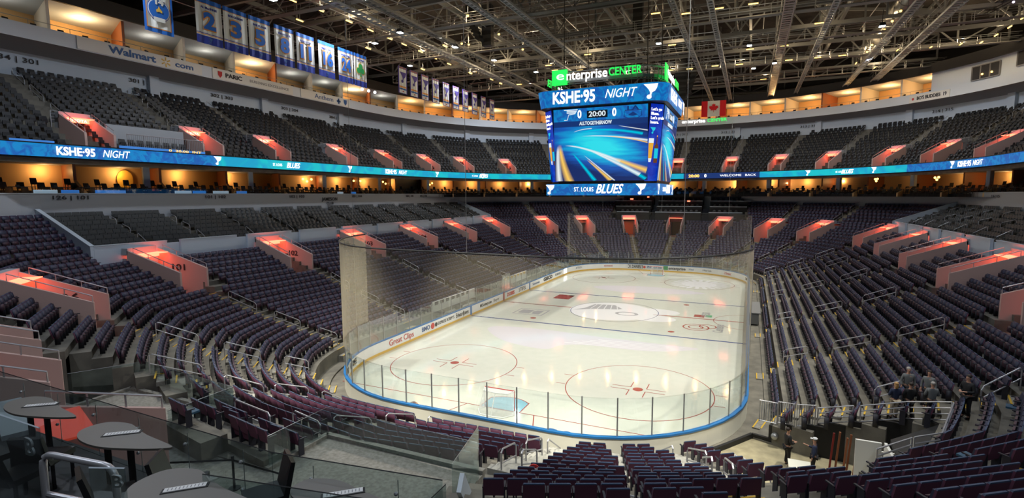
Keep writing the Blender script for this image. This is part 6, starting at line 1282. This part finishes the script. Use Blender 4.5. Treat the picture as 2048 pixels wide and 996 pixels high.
# ------------------------------------------------------------------ people
def skin_mesh(name, verts, edges, radii, m, parent, sub=1):
    me = bpy.data.meshes.new(name); me.from_pydata(verts, edges, []); me.materials.append(MATS[m]); o = bpy.data.objects.new(name, me); COL.objects.link(o)
    s = o.modifiers.new('skin', 'SKIN'); s.use_smooth_shade = True
    for i, r in enumerate(radii): v = me.skin_vertices[0].data[i]; v.radius = (r, r) if not isinstance(r, tuple) else r; v.use_root = (i == 0)
    ss = o.modifiers.new('sub', 'SUBSURF'); ss.levels = sub; ss.render_levels = sub
    o.parent = parent; return o
def person(x, y, z, rz, H, label, top, legs, hair, arms='down', cap=None, lean=0):
    t = bpy.data.objects.new('person', None); COL.objects.link(t); t.location = (x, y, z); t.rotation_euler = (lean, 0, rz); t.empty_display_size = .3; k = H/1.75; t.scale = (k, k, k); props(t, label, 'person')
    # faces local +y
    V = []; E = []; Rd = []
    def add(p, r, par=None):
        V.append(p); Rd.append(r)
        if par is not None: E.append((par, len(V)-1))
        return len(V)-1
    pel = add((0, 0, .95), (.15, .11)); ab = add((0, 0, 1.1), (.14, .1), pel); ch = add((0, .0, 1.3), (.17, .11), ab); nb = add((0, -.01, 1.44), (.09, .07), ch); nk = add((0, .0, 1.51), .055, nb); h0 = add((0, .015, 1.58), (.065, .075), nk); h1 = add((0, .01, 1.67), (.078, .092), h0); add((0, 0, 1.73), (.05, .06), h1)
    hands = {}
    for s in (-1, 1):
        sh = add((s*.18, 0, 1.4), .06, ch)
        if arms == 'front': el = add((s*.26, .02, 1.13), .042, sh); wr = add((s*.1, .26, 1.12), .03, el); d = Vector((-s*.7, .5, .0)).normalized()
        elif arms == 'one' and s == 1: el = add((s*.27, .05, 1.16), .042, sh); wr = add((s*.2, .28, 1.25), .03, el); d = Vector((0, .8, .3)).normalized()
        else: el = add((s*.25, -.02, 1.13), .042, sh); wr = add((s*.26, .06, .9), .03, el); d = Vector((0, .15, -1)).normalized()
        W = Vector(V[wr]); pm = add(tuple(W+d*.05), .032, wr); side = d.cross(Vector((0, 0, 1)) if abs(d.z) < .8 else Vector((0, 1, 0))).normalized()
        for f in range(4):
            o_ = side*((f-1.5)*.02); L = (.075, .085, .08, .065)[f]; a = add(tuple(W+d*.09+o_), .0095, pm); b_ = add(tuple(W+d*(.09+L*.5)+o_*1.1+Vector((0, .01, 0))), .0085, a); add(tuple(W+d*(.09+L)+o_*1.1+Vector((0, .025, 0))), .007, b_)
        a = add(tuple(W+d*.05+side*.035+Vector((0, .01, 0))), .011, pm); add(tuple(W+d*.085+side*.05+Vector((0, .02, 0))), .009, a)
        hp = add((s*.09, 0, .88), .09, pel); kn = add((s*.1, .03, .5), .06, hp); an = add((s*.11, -.01, .1), .04, kn); add((s*.12, .14, .04), .035, an)
    skin_mesh('body', V, E, Rd, 'skin', t)
    # clothing follows the limbs
    V2 = [(0, 0, .88), (0, 0, 1.1), (0, 0, 1.3), (0, -.01, 1.44)]; E2 = [(0, 1), (1, 2), (2, 3)]; R2_ = [(.185, .14), (.17, .125), (.2, .135), (.1, .085)]
    for s in (-1, 1):
        a = len(V2); V2.append((s*.18, 0, 1.4)); E2.append((2, a)); R2_.append(.082)
        if arms == 'front': P_ = [((s*.265, .02, 1.13), .062), ((s*.13, .23, 1.12), .045)]
        elif arms == 'one' and s == 1: P_ = [((s*.275, .05, 1.16), .06), ((s*.21, .26, 1.24), .045)]
        else: P_ = [((s*.255, -.02, 1.13), .06), ((s*.26, .05, .93), .045)]
        for p, r in P_: V2.append(p); R2_.append(r); E2.append((len(V2)-2, len(V2)-1))
    skin_mesh('jacket', V2, E2, R2_, top, t)
    V3 = [(0, 0, .95)]; E3 = []; R3 = [(.165, .125)]
    for s in (-1, 1):
        a = len(V3); V3 += [(s*.09, 0, .86), (s*.1, .03, .5), (s*.11, -.01, .1)]; R3 += [.105, .078, .065]; E3 += [(0, a), (a, a+1), (a+1, a+2)]
    skin_mesh('trousers', V3, E3, R3, legs, t)
    def add_child(nm, m, fn, sm=True):
        b = MB(); fn(b); me = b.mesh(nm, m); me.polygons.foreach_set('use_smooth', [sm]*len(me.polygons)); o = bpy.data.objects.new(nm, me); COL.objects.link(o); o.parent = t
    for s in (-1, 1): add_child('shoe', 'cloth_black', lambda b: (b.ball((s*.12, .08, .045), .06, 6, (.8, 2.1, .75))))
    add_child('hair', hair, lambda b: (b.ball((0, -.025, 1.70), .098, 8, (.9, 1.02, .82)),) + ((b.ball((0, -.07, 1.58), .085, 6, (1.1, .6, 1.6)),) if hair == 'hair_blond' else ()))
    add_child('face', 'skin', lambda b: (b.ball((0, .108, 1.625), .016, 5, (.8, 1, 1.3)), b.ball((-.088, .01, 1.625), .018, 4, (.5, .8, 1.3)), b.ball((.088, .01, 1.625), .018, 4, (.5, .8, 1.3))))
    add_child('eyes', 'cloth_black', lambda b: (b.ball((-.032, .092, 1.65), .008, 4), b.ball((.032, .092, 1.65), .008, 4), b.ball((0, .092, 1.58), .012, 4, (1.6, .4, .3))))
    if cap: add_child('cap', cap, lambda b: (b.ball((0, -.01, 1.72), .1, 8, (.95, 1.05, .7)), b.box((0, .12, 1.71), (.13, .12, .012))))
    return t
pz = lambda x, y: zfl(x, y)
person(19.92, -24.03, zfl(19.92, -24.03), pi+.1, 1.82, 'bald person in a grey jacket and white shirt standing facing the camera', 'cloth_grey', 'cloth_black', 'hair_grey', 'down')
person(19.0, -26.0, zfl(19.0, -26.0), .4, 1.65, 'person with long blond hair, dark top and khaki trousers by the rail', 'cloth_navy', 'cloth_khaki', 'hair_blond', 'front')
person(19.55, -25.95, zfl(19.55, -25.95), .2, 1.7, 'person in black with their back to the camera in the standing group', 'cloth_black', 'cloth_black', 'hair_dark', 'front')
person(20.45, -25.0, zfl(20.45, -25.0), pi-.5, 1.75, 'person in a grey jacket and white collar at the right of the standing group', 'cloth_grey', 'cloth_black', 'hair_dark', 'down')
person(20.2, -26.4, zfl(20.2, -26.4), .1, 1.68, 'person in a grey coat seen from behind in the standing group', 'cloth_grey', 'cloth_black', 'hair_grey', 'front')
person(21.37, -26.45, zfl(21.37, -26.45), 2.2, 1.85, 'tall person in a long black coat standing apart at right', 'cloth_black', 'cloth_black', 'hair_dark', 'front')
person(14.75, -27.6, .02, -1.2, 1.78, 'person in black with arms crossed standing in the tunnel', 'cloth_black', 'cloth_black', 'hair_dark', 'front')
person(15.75, -28.1, .02, 1.4, 1.72, 'person in navy wearing a white cap in the tunnel', 'cloth_navy', 'cloth_black', 'hair_dark', 'one', 'cap_white')
person(-1.8, 46.5, zfl(-1.8, 46.5), pi, 1.75, 'small distant person standing in a far tunnel entrance', 'cloth_black', 'cloth_black', 'hair_dark')
# ------------------------------------------------------------------ widths of lettering
bpy.context.view_layer.update()
for o, c, w, M, h in FIT:
    dx = o.dimensions.x
    if dx > 1e-4:
        k = w/dx; o.matrix_basis = M @ Matrix.Diagonal((h*1.38*k, h*1.38, h, 1))

bpy.context.view_layer.update()
dg = bpy.context.evaluated_depsgraph_get(); cache = {}
for o in [o for o in bpy.data.objects if o.type == 'FONT']:
    me = bpy.data.meshes.new_from_object(o.evaluated_get(dg)); me.name = o.name
    n = bpy.data.objects.new(o.name.split('.')[0], me); COL.objects.link(n); n.parent = o.parent; n.matrix_parent_inverse = o.matrix_parent_inverse.copy(); n.matrix_basis = o.matrix_basis.copy()
    bpy.data.objects.remove(o)
